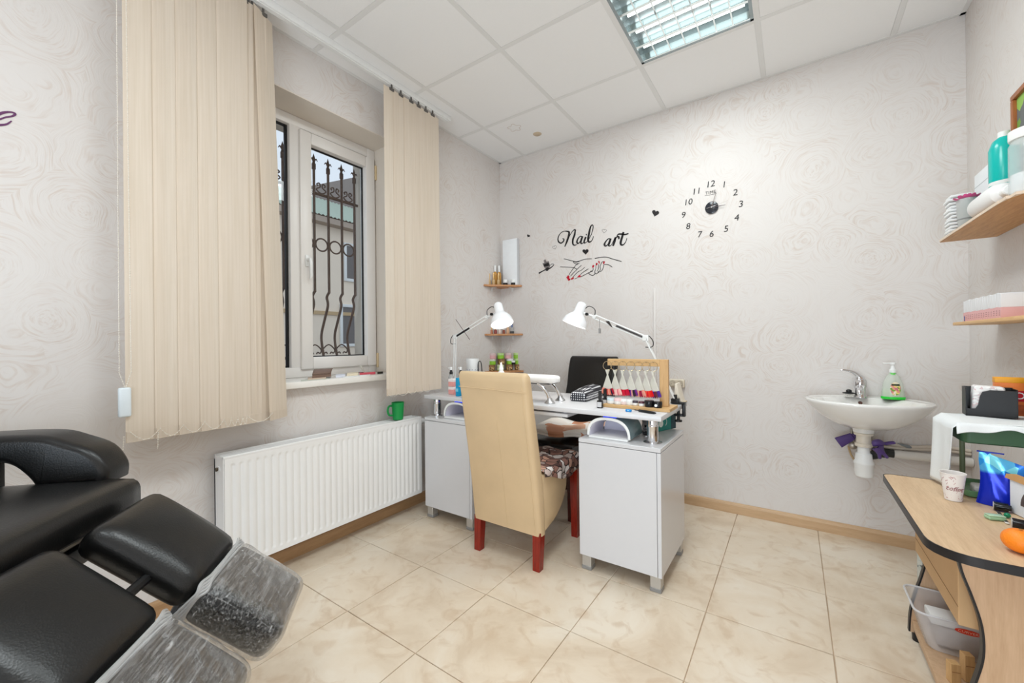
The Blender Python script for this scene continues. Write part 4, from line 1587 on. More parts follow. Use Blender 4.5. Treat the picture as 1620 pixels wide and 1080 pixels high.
yl = -.80
h0 = px(787, 479, 'y', -.78)
desk_lamp('lit white clamp lamp at the left end of the desk near the window', (px(719, 620, 'y', yl).x, yl, D), px(720, 533, 'y', yl), px(771, 501, 'y', yl + .02), h0,
          Vector((px(794.5, 512, 'y', -.812).x, -.812, px(794.5, 512, 'y', -.812).z)), (.04, .45), 5)
yr = -.70
h0 = px(922, 478, 'y', yr)
r_ = px(908, 513.5, 'y', yr - .030)
lr_ = desk_lamp('lit white clamp lamp at the right end of the desk behind the swatch rack', (DX1 - .035, yr, D), px(1021, 535, 'y', yr), px(941, 501, 'y', yr), h0, r_, (.02, .56), 5)
c = px(1073, 660, 'y', yr)
m = MB().box((DX1 + .001, yr - .016, D - .06), (DX1 + .016, yr + .016, D + .012), .004).box((DX1 - .035, yr - .016, D + .0003), (DX1 + .016, yr + .016, D + .012), .003)
m.box((DX1 - .04, yr - .014, D - .065), (DX1 + .016, yr + .014, D - .052), .003).cyl((DX1 - .02, yr, D - .085), (DX1 - .02, yr, D - .026), .008, seg=10).cyl((DX1 - .02, yr, D - .095), (DX1 - .02, yr, D - .085), .018, seg=14)
m.build('screw_clamp', BP, lr_, world=True)
bx = px(963, 511, 'y', yr - .02)
MB().prism([(-.02, .012), (0, .012), (.022, -.026), (.012, -.02)], lambda p, q, t: (bx.x + p, t, bx.z + q), yr - .024, yr - .012, .001).build('bracket', M('bracket_dark', (50, 40, 38), .5), lr_, world=True)
q = px(950, 505, 'y', yr)
MB().cyl((q.x, yr - .014, q.z), (q.x, yr - .014, q.z - .055), .002, seg=6).cyl((q.x, yr - .014, q.z - .055), (q.x, yr - .014, q.z - .085), .007, seg=10).build('hanging_knob', M('knob_grey', (150, 148, 146), .4, .5), lr_, world=True)
q = px(733, 521, 'y', yl)
MB().tube([px(721, 505, 'y', yl - .015), px(743, 537, 'y', yl - .015)], .0018, 6).build('tension_rod', M('rod_dark', (70, 40, 44), .4), bpy.data.objects['clamp_lamp'], world=True)


# ---------------- nail curing lamps on the pedestals
def curing_lamp(label, x0, x1, y0, y1, h):
    cx = (x0 + x1) / 2
    hw = (x1 - x0) / 2
    t = thing('nail_curing_lamp', label, 'nail lamp', (cx, (y0 + y1) / 2, CZ1 + .0003), 0, 'nail curing lamps')
    dy = (y1 - y0) / 2
    arch = lambda a, rx, rz: (rx * math.copysign(abs(math.cos(a)) ** .8, math.cos(a)), .010 + rz * abs(math.sin(a)) ** .8)
    def shell(rx0, rz0, rx1, rz1, ya, yb):
        N = 24
        rings = []
        for y, k in ((ya, 1), (ya + .3 * (yb - ya), 1), (yb, .97)):
            pass
        m = MB()
        outer = [arch(PI * i / N, rx0, rz0) for i in range(N + 1)]
        inner = [arch(PI * i / N, rx1, rz1) for i in range(N, -1, -1)]
        m.prism(outer + inner, lambda p, q, s: (p, s, q), ya, yb, .003, 2)
        return m
    H = h - .010
    shell(hw, H, hw - .010, H - .011, -dy + .006, dy).build('shell', M('lamp_teal_grey', (112, 134, 138), .25), t)
    shell(hw + .001, H + .001, hw - .012, H - .013, -dy, -dy + .007).build('rim', WP, t)
    shell(hw - .010, H - .011, hw - .014, H - .015, -dy + .008, dy - .004).build('liner', M('liner_lilac', (216, 212, 226), .35), t)
    MB().box((-hw + .01, -dy - .006, 0), (hw - .01, dy, .010), .003).build('base_plate', WP, t)
    MB().prism([arch(PI * i / 20, hw - .018, H - .02) for i in range(21)], lambda p, q, s: (p, s, q), dy - .006, dy - .001).build('back_wall', M('liner_lilac', (216, 212, 226), .35), t)
    MB().box((-.032, -dy + .02, H + .006), (.032, -dy + .075, H + .0145), .003).build('display', M('blue_display', (20, 50, 190), .2, emit=(20, 60, 255), estr=1.2), t)
    return t


curing_lamp('teal-grey arched nail curing lamp on the right pedestal, under the desk top', 1.345, 1.565, -1.115, -.925, .106)
curing_lamp('teal-grey arched nail curing lamp on the left pedestal, half behind the cream chair', .345, .565, -1.115, -.925, .106)
# teal carton with a round white fruit print, and a black plug lead
p0, p1 = px(1043, 686, 'z', CZ1), px(1078, 678, 'z', CZ1)
tc = thing('carton', 'teal carton with a round white apple print on the right pedestal', 'box', tuple((p0 + p1) / 2 + Vector((-.030, .004, .0003))), math.atan2(p1.y - p0.y, p1.x - p0.x))
hx = (p1 - p0).length / 2
MB().box((-hx, 0, 0), (hx, .034, .082), .0015, 1).build('body', M('teal_card', (30, 132, 122), .45), tc)
cm_ = M('card_white', (232, 236, 228), .5)
MB().cyl((-hx * .35, -.0008, .040), (-hx * .35, .0005, .040), .019, seg=20).cyl((-hx * .35, -.0012, .062), (-hx * .35 + .008, -.0012, .070), .003, seg=6).build('apple_print', cm_, tc)
MB().tube([(hx * .02 + .014 * math.cos(a), -.0006, .045 + .018 * math.sin(a)) for a in [k * PI / 10 - PI / 2 for k in range(11)]], .0014, 5).build('swirl_print', cm_, tc)
MB().box((hx * .55, -.0008, .0), (hx, .0005, .08)).build('dark_print', M('teal_dark', (12, 60, 70), .45), tc)
pl = thing('plug_lead', 'black plug on a thin lead beside the right curing lamp', 'plug', (1.60, -.93, CZ1 + .012))
a, b_ = Vector((1.578, -.955, CZ1 + .014)), Vector((1.618, -.925, CZ1 + .018))
MB().tube([a, a.lerp(b_, .3), b_], [.006, .011, .010], 10).build('plug', BP, pl, world=True)
MB().tube(crom([a, a + Vector((-.004, .03, -.006)), Vector((1.574, -.88, CZ1 + .004)), Vector((1.50, -.86, CZ1 + .004))], 4), .0026, 6).build('cord', BP, pl, world=True)

# ---------------- printed cloths on the two chairs
pattern_mat('leaf_print', [(206, 160, 140), (120, 84, 76), (234, 224, 220), (150, 108, 96), (196, 176, 168), (90, 62, 58)], 24, 0, (44, 26, 24))
pattern_mat('wave_print', [(248, 240, 230), (214, 150, 116), (246, 238, 230), (226, 176, 146), (250, 246, 240)], 7.5, 1.0)
ck = thing('seat_cloth', 'brown leaf-printed cloth draped over the seat of the cream chair', 'cloth', (.963, -1.05, .478))


def drape(s, t):
    x = -.215 + .43 * s
    y = -1.262 + .42 * t
    z = .4815 + .008 * math.sin(9 * s + 4 * t) * .6 + .006 * math.sin(14 * t)
    lim = .205
    over = x - lim * 1.0
    return Vector((.963 + x, y, z))


def drape2(s, t):
    y = -1.262 + .43 * t
    W2 = .21
    u_ = -.20 + s * (.41 + .075 + .045 * math.sin(t * PI * .95) ** 2 - .04 * (1 - t))
    if u_ <= W2:
        x, z = u_, .487 + .006 * math.sin(20 * s + 6 * t) + .004 * math.sin(17 * t)
    else:
        d_ = u_ - W2
        r = .012
        if d_ < r * 1.57:
            a = d_ / r
            x, z = W2 + r * math.sin(a), .487 - r + r * math.cos(a)
        else:
            x, z = W2 + r + .005 * math.sin(22 * t), .487 - r - (d_ - r * 1.57)
    return Vector((.963 + x, y, z + (.004 if u_ <= W2 else 0)))


ckm = MB()
ckm.grid(drape2, 34, 22)
o = ckm.build('cloth', MATS['leaf_print'], ck, world=True, angle=180)
o.modifiers.new('thickness', 'SOLIDIFY').thickness = .003
fc = thing('folded_cloth', 'folded cream and terracotta patterned cloth on the black chair seat under the desk', 'cloth', (.93, -.52, .48))
for k in range(2):
    def fold(s, t, k=k):
        x = .72 + .46 * s + .008 * math.sin(7 * t + k)
        y = -.72 + .10 * s + .34 * t
        return Vector((x, y, .530 + .017 * k + .006 * math.sin(7 * s + 1.2 * k) * math.sin(3 + 5 * t) + .007 * math.sin(11 * s) + .02 * t))
    g = MB()
    g.grid(fold, 24, 12)
    o = g.build('fold', MATS['wave_print'], fc, world=True, angle=180)
    o.modifiers.new('thickness', 'SOLIDIFY').thickness = .014
# ------------------------------------------------------------------ corner shelves and what stands on them
PA, PC = MATS['pine_across'], MATS['pine']


def corner_shelf(label, zc, la, lb, bulge=0.0):
    t = thing('corner_shelf', label, 'shelf', (.06, -.06, zc))
    pts = [(0.0015, -.0015), (la, -.0015), (la, -.02)]
    for k in range(1, 10):
        s = k / 10
        x, y = la * (1 - s), -.02 * (1 - s) - lb * s
        e = bulge * math.sin(PI * s)
        pts.append((x + e * .7, y - e * .7))
    pts += [(.02, -lb), (.0015, -lb)]
    MB().prism(pts, lambda p, q, z: (p, q, z), zc - .016, zc, .002).build('board', PA, t, world=True, smooth=False)
    for p_, ax in (((.0015, -.14, zc - .045), 'x'), ((.13, -.0015, zc - .045), 'y')):
        c = Vector(p_)
        a = MB()
        if ax == 'x':
            a.box((.0015, -.15, zc - .05), (.004, -.13, zc - .016)).box((.0015, -.15, zc - .019), (.05, -.13, zc - .0165))
        else:
            a.box((.12, -.004, zc - .05), (.14, -.0015, zc - .016)).box((.12, -.05, zc - .019), (.14, -.0015, zc - .0165))
        a.build('bracket', MATS['white_metal'], t, world=True, smooth=False)
    return t


S1, S2, S3 = 1.640, 1.210, .885
corner_shelf('top pine corner shelf, holding a tall white box and amber bottles', S1, .232, .256, .004)
corner_shelf('middle pine corner shelf behind the left lamp', S2, .236, .250, .01)
corner_shelf('bottom pine corner shelf carrying stacked green and pink jars', S3, .240, .256, .035)


def shelf_pt(u, v, depth=1.0):
    """where the sight line meets the upright plane through the shelf near its front edge"""
    n = Vector((1 / .20, -1 / .215, 0))
    r = RIGHT * ((u - 810) / FPX) + UP * ((540 - v) / FPX) + FWD
    k = (depth * .82 - n.dot(CAM)) / n.dot(r)
    p = CAM + r * k
    return p


AMB = M('amber_glass', (206, 150, 70), .12, alpha=.85)
GLD = M('gold_cap', (222, 186, 130), .28, .6)
BRN = M('brown_liquid', (120, 60, 40), .2)
g1 = 'bottles on the top corner shelf'
for u, h, r, bm_, cm, d_, lb in [
        (774, .105, .015, M('pale_amber', (214, 180, 130), .15, alpha=.85), GLD, .92, 'small gold-capped polish bottle at the left end of the top corner shelf'),
        (781, .112, .014, M('pale_amber', (214, 180, 130), .15, alpha=.85), GLD, .98, 'gold-capped polish bottle in front of the amber bottles'),
        (783.5, .185, .020, AMB, WP, .66, 'left tall amber bottle with white cap on the top corner shelf'),
        (789.8, .185, .020, AMB, WP, .58, 'right tall amber bottle with white cap, against the white box'),
        (788.5, .11, .014, M('pale_amber', (214, 180, 130), .15, alpha=.85), GLD, .98, 'gold-capped polish bottle left of the black pots'),
        (817.5, .11, .016, M('rose_glass', (206, 160, 140), .15, alpha=.85), GLD, .92, 'rose polish bottle with gold cap at the right end of the top corner shelf')]:
    p = shelf_pt(u, 449, d_)
    bottle('polish_bottle', lb, 'bottle', (p.x, p.y, S1 + .0003), h, r, bm_, cm, .5 if h < .15 else .3, .5, g1)
for u, lb in ((799.5, 'left black pot with clear lid on the top corner shelf'), (812, 'right black pot with clear lid on the top corner shelf')):
    p = shelf_pt(u, 449, 1.04 if u < 805 else 1.2)
    jar('pot', lb, 'pot', (p.x, p.y, S1 + .0003), .052, .020, BP, WP, 'black pots on the top corner shelf', .55)
wb = thing('white_box', 'tall white box standing on the top corner shelf', 'box', (.132, -.045, S1 + .0003))
hb_ = px(800, 377, 'y', -.08).z - S1
MB().box((-.085, .010, 0), (.072, .037, hb_), .003).build('body', M('box_white', (244, 246, 248), .5), wb)
MB().box((.0722, .011, .004), (.0765, .036, hb_ - .004)).build('side_flap', M('box_grey', (206, 206, 208), .5), wb)

g2 = 'bottles on the middle corner shelf'
spec2 = [(771, .07, .014, M('orange_glass', (214, 130, 80), .15, alpha=.9), GLD, 'orange polish bottle at the left end of the middle corner shelf'),
         (777.5, .066, .013, M('copper_glass', (196, 130, 96), .15, alpha=.9), GLD, 'copper polish bottle second from the left on the middle corner shelf'),
         (784, .066, .013, M('berry_glass', (150, 70, 66), .15, alpha=.9), GLD, 'berry polish bottle third from the left on the middle corner shelf'),
         (790.5, .064, .013, M('milk_glass', (230, 214, 206), .15), WP, 'milky bottle below the left lamp on the middle corner shelf'),
         (797, .064, .012, M('red_brown_glass', (150, 84, 66), .15, alpha=.9), WP, 'red-brown bottle in the middle of the middle corner shelf'),
         (803.5, .095, .013, M('peach_glass', (230, 186, 150), .15, alpha=.9), GLD, 'tall peach bottle right of the left lamp head'),
         (810, .10, .018, CLR, M('blue_grey_cap', (110, 124, 160), .3), 'clear bottle with dark contents and blue-grey cap on the middle corner shelf'),
         (816.5, .092, .013, M('copper_glass', (196, 130, 96), .15, alpha=.9), GLD, 'tall copper bottle second from the right on the middle corner shelf'),
         (821, .06, .012, M('rose_glass', (206, 160, 140), .15, alpha=.85), GLD, 'short rose bottle at the right end of the middle corner shelf')]
for i, (u, h, r, bm_, cm, lb) in enumerate(spec2):
    p = shelf_pt(u, 528, .86 if i % 2 else .98)
    t = bottle('polish_bottle', lb, 'bottle', (p.x, p.y, S2 + .0003), h, r, bm_, cm, .42, .5, g2)
    if 'dark contents' in lb:
        MB().lathe([(r * .9, .003), (r * .9, .022)], (0, 0, 0), 14).build('liquid', BP, t)

# stacked jars
GRN, PNK = M('lime_lid', (150, 206, 60), .35), M('pink_lid', (232, 178, 180), .35)
m, nt, b = base_mat('gold_flakes')
v = node(nt, 'ShaderNodeTexVoronoi')
v.inputs['Scale'].default_value = 130
nt.links.new(pos_node(nt, obj=True), v.inputs['Vector'])
sp_ = node(nt, 'ShaderNodeSeparateColor')
nt.links.new(v.outputs['Color'], sp_.inputs[0])
nt.links.new(ramp(nt, sp_.outputs[0], [(.2, srgb(96, 66, 40)), (.55, srgb(196, 150, 84)), (.85, srgb(238, 214, 160))]), b.inputs['Base Color'])
b.inputs['Roughness'].default_value = .3
GOLD = m
WL2 = M('white_green_label', (222, 236, 200), .4)
g3 = 'jars stacked on the bottom corner shelf'
jh = .051
lay = [[(777.5, GOLD, M('bronze_lid', (150, 112, 76), .35), None, 'gold flake jar at the bottom left of the stacked jars', .94), (791.7, GRN, M('cream_lid', (222, 232, 190), .35), WL2, 'green jar with pale label in front at the bottom of the stacked jars', 1.12),
        (805.5, GOLD, M('bronze_lid', (150, 112, 76), .35), None, 'gold flake jar third along the bottom row of the stacked jars', .98), (819.5, GOLD, M('bronze_lid', (150, 112, 76), .35), None, 'gold flake jar at the bottom right of the stacked jars', .92)],
       [(779, GRN, M('pale_lid', (222, 222, 206), .35), None, 'lime jar with pale lid at the left of the second row of jars', .92), (793.5, GOLD, M('bronze_lid', (150, 112, 76), .35), None, 'gold flake jar in the middle of the second row of jars', .92),
        (806.5, GRN, WP, None, 'lime jar with white lid right of the middle gold jar', .86), (819, GRN, M('mint_lid', (196, 222, 150), .35), None, 'lime jar with mint lid at the right of the second row of jars', .86)],
       [(779.5, PNK, M('rose_top', (222, 196, 194), .35), None, 'pink jar at the left of the topmost row of jars', .90), (792.3, GRN, M('mint_lid', (196, 222, 150), .35), None, 'short lime jar between the two pink jars on top', .88),
        (804, PNK, M('rose_top', (222, 196, 194), .35), None, 'pink jar right of the short lime jar on top', .84), (817.8, GRN, M('mint_lid', (196, 222, 150), .35), None, 'lime jar at the right end of the topmost row of jars', .84)]]
for k, row in enumerate(lay):
    for u, bm_, lm, lab, lb, dpt in row:
        p = shelf_pt(u, 578, dpt)
        jar('cosmetic_jar', lb, 'jar', (p.x, p.y, S3 + .0003 + k * (jh + .0004)), jh, .0308, bm_, lm, g3, .34, label_mat=lab)
p = shelf_pt(812, 566, 1.08)
jar('pot', 'small black-bodied pot with clear lid in front of the second row of jars', 'pot', (p.x, p.y, S3 + jh + .001), .034, .017, BP, WP, None, .45)

# ------------------------------------------------------------------ wall lettering and stickers (flat on the back wall)
BK = MATS['sticker_black']
WN = (0, -1, 0)


def wp(u, v):
    p = px(u, v, 'y', 0)
    p.y = -.0006
    return p


def stroke(mb, pts, w, z0=(840, 340), sc=9.0, n=6, bold=1.45):
    """pts in photo pixels of a x9 detail, w widths in the same units"""
    P = [wp(z0[0] + a / sc, z0[1] + b / sc) for a, b in pts]
    ws = list(w) if isinstance(w, (list, tuple)) else [w] * len(P)
    Q = crom([tuple(p) for p in P], n)
    out = []
    for i in range(len(Q)):
        f = i / n
        j = min(int(f), len(ws) - 1)
        k = min(j + 1, len(ws) - 1)
        out.append((ws[j] + (ws[k] - ws[j]) * (f - j)) / sc * .00455 * bold)
    ribbon(mb, Q, out, WN)
    return mb


nl = thing('wall_lettering', 'black script wall lettering on the back wall reading Nail', 'wall sticker', tuple(wp(912, 382)))
m = MB()
stroke(m, [(448, 338), (470, 345), (462, 375), (430, 400), (398, 385), (385, 345), (400, 290), (440, 245), (495, 228), (530, 232)], [8, 14, 16, 14, 16, 14, 10, 8, 8, 8])
stroke(m, [(492, 232), (540, 240), (540, 290), (515, 370), (482, 452)], [6, 20, 24, 22, 10])
stroke(m, [(500, 410), (545, 310), (590, 235), (625, 208), (636, 225)], [6, 7, 8, 12, 16])
stroke(m, [(632, 212), (622, 280), (598, 350), (598, 410), (620, 430), (655, 420)], [16, 22, 22, 18, 12, 6])
m.build('letter', BK, nl, world=True, smooth=False)
m = MB()
stroke(m, [(732, 312), (705, 303), (672, 335), (655, 380), (668, 405), (695, 385), (725, 330)], [14, 10, 14, 20, 16, 8, 8])
stroke(m, [(736, 302), (716, 360), (712, 398), (730, 406), (755, 385)], [20, 22, 18, 10, 6])
m.build('letter', BK, nl, world=True, smooth=False)
m = MB()
stroke(m, [(782, 312), (760, 370), (762, 396), (785, 392), (808, 368)], [20, 20, 16, 8, 6])
m.build('letter', BK, nl, world=True, smooth=False)
m = MB()
stroke(m, [(785, 284), (790, 280), (797, 276)], [16, 24, 14])
m.build('letter_dot', BK, nl, world=True, smooth=False)
m = MB()
stroke(m, [(806, 370), (850, 300), (880, 210), (884, 155), (868, 142), (846, 180), (828, 260), (815, 340), (822, 380), (850, 380), (876, 350), (890, 300)], [6, 7, 9, 10, 10, 18, 24, 24, 20, 12, 8, 6])
m.build('letter', BK, nl, world=True, smooth=False)
at = thing('wall_lettering', 'black script wall lettering on the back wall reading art', 'wall sticker', tuple(wp(975, 378)))
m = MB()
stroke(m, [(1132, 345), (1105, 338), (1068, 375), (1048, 415), (1060, 440), (1090, 425), (1125, 365)], [14, 10, 14, 22, 18, 9, 8])
stroke(m, [(1138, 335), (1116, 395), (1108, 430), (1126, 440), (1150, 420)], [20, 24, 20, 10, 6])
m.build('letter', BK, at, world=True, smooth=False)
m = MB()
stroke(m, [(1150, 420), (1180, 360), (1200, 315)], [6, 8, 10])
stroke(m, [(1205, 318), (1190, 380), (1168, 440)], [20, 24, 20])
stroke(m, [(1190, 360), (1220, 315), (1250, 312), (1252, 345)], [8, 14, 20, 16])
m.build('letter', BK, at, world=True, smooth=False)
m = MB()
stroke(m, [(1318, 242), (1300, 310), (1278, 390), (1288, 425), (1320, 420), (1348, 385), (1368, 330)], [20, 24, 24, 18, 12, 8, 6])
stroke(m, [(1225, 300), (1245, 275), (1290, 272), (1340, 278), (1390, 263)], [8, 14, 16, 16, 10])
m.build('letter', BK, at, world=True, smooth=False)


def heart_pts(cu, cv, s, rot=0.0, n=26):
    out = []
    for k in range(n):
        a = 2 * PI * k / n
        x = 16 * math.sin(a) ** 3 / 17
        y = -(13 * math.cos(a) - 5 * math.cos(2 * a) - 2 * math.cos(3 * a) - math.cos(4 * a)) / 17
        out.append(wp(cu + s * (x * math.cos(rot) - y * math.sin(rot)), cv + s * (x * math.sin(rot) + y * math.cos(rot))))
    return out


def heart(label, cu, cv, s, rot, outline=False):
    P = heart_pts(cu, cv, s, rot)
    m = MB()
    if outline:
        ribbon(m, P + [P[0]], [.0022] * (len(P) + 1), WN)
    else:
        n = len(P)
        c = sum(P, Vector()) / n
        f = [p + Vector((0, -.0012, 0)) for p in P]
        m.add(P + f + [c + Vector((0, -.0012, 0))], [(n + i, n + (i + 1) % n, 2 * n) for i in range(n)] + [(i, (i + 1) % n, n + (i + 1) % n, n + i) for i in range(n)])
    o = m.build('wall_heart', MATS['sticker_grey'] if outline else BK, smooth=False)
    props(o, label, 'wall sticker')


heart('black heart sticker between the lettering and the wall clock', 1037, 337, 6.0, .25)
heart('black heart sticker under the script word above the drawn hands', 926.5, 397.8, 5.2, -.05)
heart('small black heart sticker right of the tall white shelf box', 836, 373, 2.6, .5)
heart('thin outline heart sticker left of the script word Nail', 877.5, 391, 3.4, -.35, True)
heart('thin outline heart sticker above the script word art', 956, 365, 3.6, .1, True)

hd = thing('hands_sticker', 'line drawing wall sticker of two clasped hands with red nails', 'wall sticker', tuple(wp(935, 425)))
m = MB()
for pts, w in [([(470, 622), (540, 640), (600, 655), (640, 665), (690, 655), (740, 638), (800, 625), (865, 623)], 6),
               ([(605, 658), (612, 680), (640, 695), (670, 690)], 6), ([(605, 658), (640, 668), (690, 660)], 9),
               ([(415, 738), (500, 740), (570, 745), (620, 752), (660, 775)], 6), ([(690, 685), (640, 715), (600, 765), (565, 815), (540, 855)], 6),
               ([(720, 715), (680, 750), (640, 790), (600, 830), (565, 870)], 6), ([(768, 742), (720, 785), (670, 810), (620, 860), (590, 895)], 6),
               ([(820, 765), (780, 790), (730, 825), (700, 855)], 6), ([(775, 790), (785, 800)], 5), ([(625, 910), (660, 895)], 5), ([(710, 880), (760, 855), (820, 822), (860, 805)], 6),
               ([(910, 618), (980, 605), (1050, 598), (1100, 605), (1160, 625), (1230, 645), (1290, 662)], 7), ([(1045, 705), (1090, 705), (1130, 722), (1158, 742)], 6),
               ([(820, 825), (840, 845), (875, 860), (905, 845), (915, 820)], 7), ([(885, 755), (880, 790), (850, 808), (835, 820)], 6), ([(850, 800), (880, 800)], 10),
               ([(925, 715), (925, 760), (910, 800), (915, 835), (945, 830), (965, 800)], 6), ([(965, 700), (960, 760), (945, 800)], 6),
               ([(1000, 690), (985, 735), (990, 770), (970, 810), (945, 830)], 6), ([(1035, 705), (1030, 750), (1010, 790), (985, 808)], 6), ([(1040, 660), (1010, 672), (1000, 700)], 6)]:
    stroke(m, pts, w)
m.build('outline', BK, hd, world=True, smooth=False)
for pts in ([(530, 855), (550, 875), (545, 900), (565, 910), (555, 930), (530, 935), (520, 910), (505, 890)], [(570, 905), (605, 882), (615, 900), (590, 918), (572, 922)],
            [(655, 888), (690, 850), (715, 870), (700, 886)], [(870, 745), (880, 712), (905, 715), (895, 745), (885, 752)], [(922, 705), (930, 680), (950, 685), (945, 712), (932, 718)],
            [(958, 655), (975, 655), (982, 690), (968, 692)], [(1025, 690), (1032, 665), (1055, 655), (1050, 680), (1040, 702)]):
    P = [wp(840 + a / 9, 340 + b_ / 9) for a, b_ in pts]
    n = len(P)
    c = sum(P, Vector()) / n
    f = [p + Vector((0, -.0016, 0)) for p in P]
    MB().add(P + f + [c + Vector((0, -.0016, 0))], [(n + i, n + (i + 1) % n, 2 * n) for i in range(n)] + [(i, (i + 1) % n, n + (i + 1) % n, n + i) for i in range(n)]).build('red_nail', MATS['sticker_red'], hd, world=True, smooth=False)
vs_ = thing('varnish_sticker', 'black and grey nail varnish bottle and brush wall sticker left of the drawn hands', 'wall sticker', tuple(wp(864, 422)))


def flat(name, pts, mat, parent, th=.0012):
    P = [wp(840 + a / 9, 340 + b_ / 9) for a, b_ in pts]
    n = len(P)
    c = sum(P, Vector()) / n
    f = [p + Vector((0, -th, 0)) for p in P]
    MB().add(P + f + [c + Vector((0, -th, 0))], [(n + i, n + (i + 1) % n, 2 * n) for i in range(n)] + [(i, (i + 1) % n, n + (i + 1) % n, n + i) for i in range(n)]).build(name, mat, parent, world=True, smooth=False)


flat('bottle_outline', [(165, 690), (250, 655), (275, 720), (262, 760), (215, 780), (190, 745)], MATS['sticker_grey'], vs_, .0008)
flat('bottle_neck', [(180, 650), (205, 628), (225, 668), (195, 682)], MATS['sticker_grey'], vs_)
flat('bottle_fill', [(180, 705), (250, 675), (262, 712), (255, 725), (190, 738)], BK, vs_)
flat('cap', [(205, 775), (225, 748), (250, 745), (262, 765), (240, 795), (215, 795)], BK, vs_, .0014)
m = MB()
stroke(m, [(112, 830), (150, 808), (205, 778)], [22, 12, 12])
stroke(m, [(250, 770), (290, 745), (322, 715), (325, 700), (300, 697), (265, 722)], [14, 12, 8, 5, 5, 5])
m.build('brush', BK, vs_, world=True, smooth=False)

# purple script letter on the window wall
e_ = MB()
zc_ = [(0, 561), (30, 562), (48, 548)]
P = [px(a / 2.841, b_ / 2.841, 'x', .0006) for a, b_ in [(-28, 545), (-10, 540), (22, 528), (55, 522), (68, 512), (50, 504), (15, 506), (-20, 520), (-40, 545), (-30, 562), (0, 562), (30, 558), (52, 543)]]
Q = crom([tuple(p) for p in P], 6)
ws = [5, 5, 5, 6, 7, 6, 8, 11, 12, 11, 8, 6, 3]
out = []
for i in range(len(Q)):
    f = i / 6
    j = min(int(f), 12)
    k = min(j + 1, 12)
    out.append((ws[j] + (ws[k] - ws[j]) * (f - j)) * .0009)
ribbon(e_, Q, out, (1, 0, 0))
o = e_.build('wall_letter', MATS['sticker_purple'], smooth=False)
props(o, 'purple script letter e on the wall left of the blind', 'wall sticker')

# ------------------------------------------------------------------ wall clock of loose numerals
ck = thing('wall_clock', 'black stick-on wall clock with loose numerals and a round dial', 'clock', tuple(px(1126, 329, 'y', 0)))
CP = lambda a, b_: wp(1000 + a / 6.75, 260 + b_ / 6.75)
for s_, (a, b_) in {'12': (834, 213), '1': (980, 218), '2': (1100, 302), '3': (1160, 425), '4': (1115, 572), '5': (1002, 690), '6': (846, 745), '7': (720, 750), '8': (597, 663), '9': (547, 543), '10': (596, 405), '11': (685, 290)}.items():
    p = CP(a, b_)
    text_mb(s_, .058, lambda x, y, z, p=p: (p.x + x * 1.02, -.0010 - z, p.z + y), .0016, shear=.12).build('numeral', BK, ck, world=True, smooth=False)
p = CP(838, 300)
tm = text_mb('TIME', .028, lambda x, y, z: (p.x + x * 1.1, -.0010 - z, p.z + y), .0014)
tm.box((p.x - .036, -.0018, p.z - .016), (p.x + .036, -.0002, p.z - .0145))
tm.build('lettering', BK, ck, world=True, smooth=False)
c = CP(852, 463)
MB().lathe([(.0, .010), (.036, .010), (.0405, .008), (.0405, .0006)], (c.x, 0, c.z), 36, (0, -1, 0)).build('dial', M('dial_black', (44, 46, 52), .12), ck, world=True)


def hand(name, a, b_, w0, w1, off, mat):
    p0, p1 = CP(*a), CP(*b_)
    for q in (p0, p1):
        q.y = -off
    ribbon(MB(), [p0, p0.lerp(p1, .5), p1], [w0, (w0 + w1) / 2, w1], WN, .0012).build(name, mat, ck, world=True, smooth=False)


hand('hour_hand', (835, 467), (1000, 437), .005, .0022, .0135, M('hand_dark', (60, 34, 36), .3))
hand('minute_hand', (848, 475), (902, 300), .004, .0018, .0155, M('hand_brown', (110, 90, 82), .3))
hand('second_hand', (800, 478), (1030, 392), .0014, .0008, .0175, M('hand_grey', (190, 178, 172), .3))
MB().cyl((c.x, -.009, c.z), (c.x, -.020, c.z), .0035, seg=10).build('pin', MATS['steel'], ck, world=True)

# ------------------------------------------------------------------ double socket and cable trunking
sx0, sx1 = px(1062, 600, 'y', 0).x - .012, px(1084, 603, 'y', 0).x
zs1, zs0 = px(1075, 599.5, 'y', 0).z, px(1075, 612, 'y', 0).z
so = thing('wall_socket', 'cream double wall socket low on the back wall right of the desk', 'socket', ((sx0 + sx1) / 2, 0, (zs0 + zs1) / 2))
CRM = M('socket_cream', (228, 216, 196), .4)
MB().box((sx0, -.036, zs0), (sx1, -.001, zs1), .006, 3).build('housing', CRM, so, world=True)
for k in (0.28, .74):
    x = sx0 + (sx1 - sx0) * k
    z = (zs0 + zs1) / 2
    MB().lathe([(.021, .0385), (.019, .0385), (.018, .030), (0, .029)], (x, 0, z), 24, (0, -1, 0)).build('socket_well', M('socket_shade', (206, 194, 174), .5), so, world=True, recalc=False)
    pn = MB()
    for s in (-1, 1):
        pn.cyl((x + s * .009, -.0385, z + s * .004), (x + s * .009, -.028, z + s * .004), .0028, seg=8)
    pn.build('socket_hole', MATS['black_plastic'], so, world=True)
tk = MB().box((px(1036, 520, 'y', 0).x - .006, -.011, px(1036, 640, 'y', 0).z), (px(1036, 520, 'y', 0).x + .009, -.001, px(1036, 456, 'y', 0).z), .002, 1)
o = tk.build('cable_trunking', M('trunking_white', (228, 222, 218), .4))
props(o, 'thin white vertical cable trunking on the back wall behind the right lamp', 'trunking')

# ------------------------------------------------------------------ washbasin
CER = MATS['ceramic']
BX, BZ = 2.520, .797
bs = thing('washbasin', 'white wall-hung ceramic washbasin on the back wall', 'washbasin', (BX, -.2, BZ))


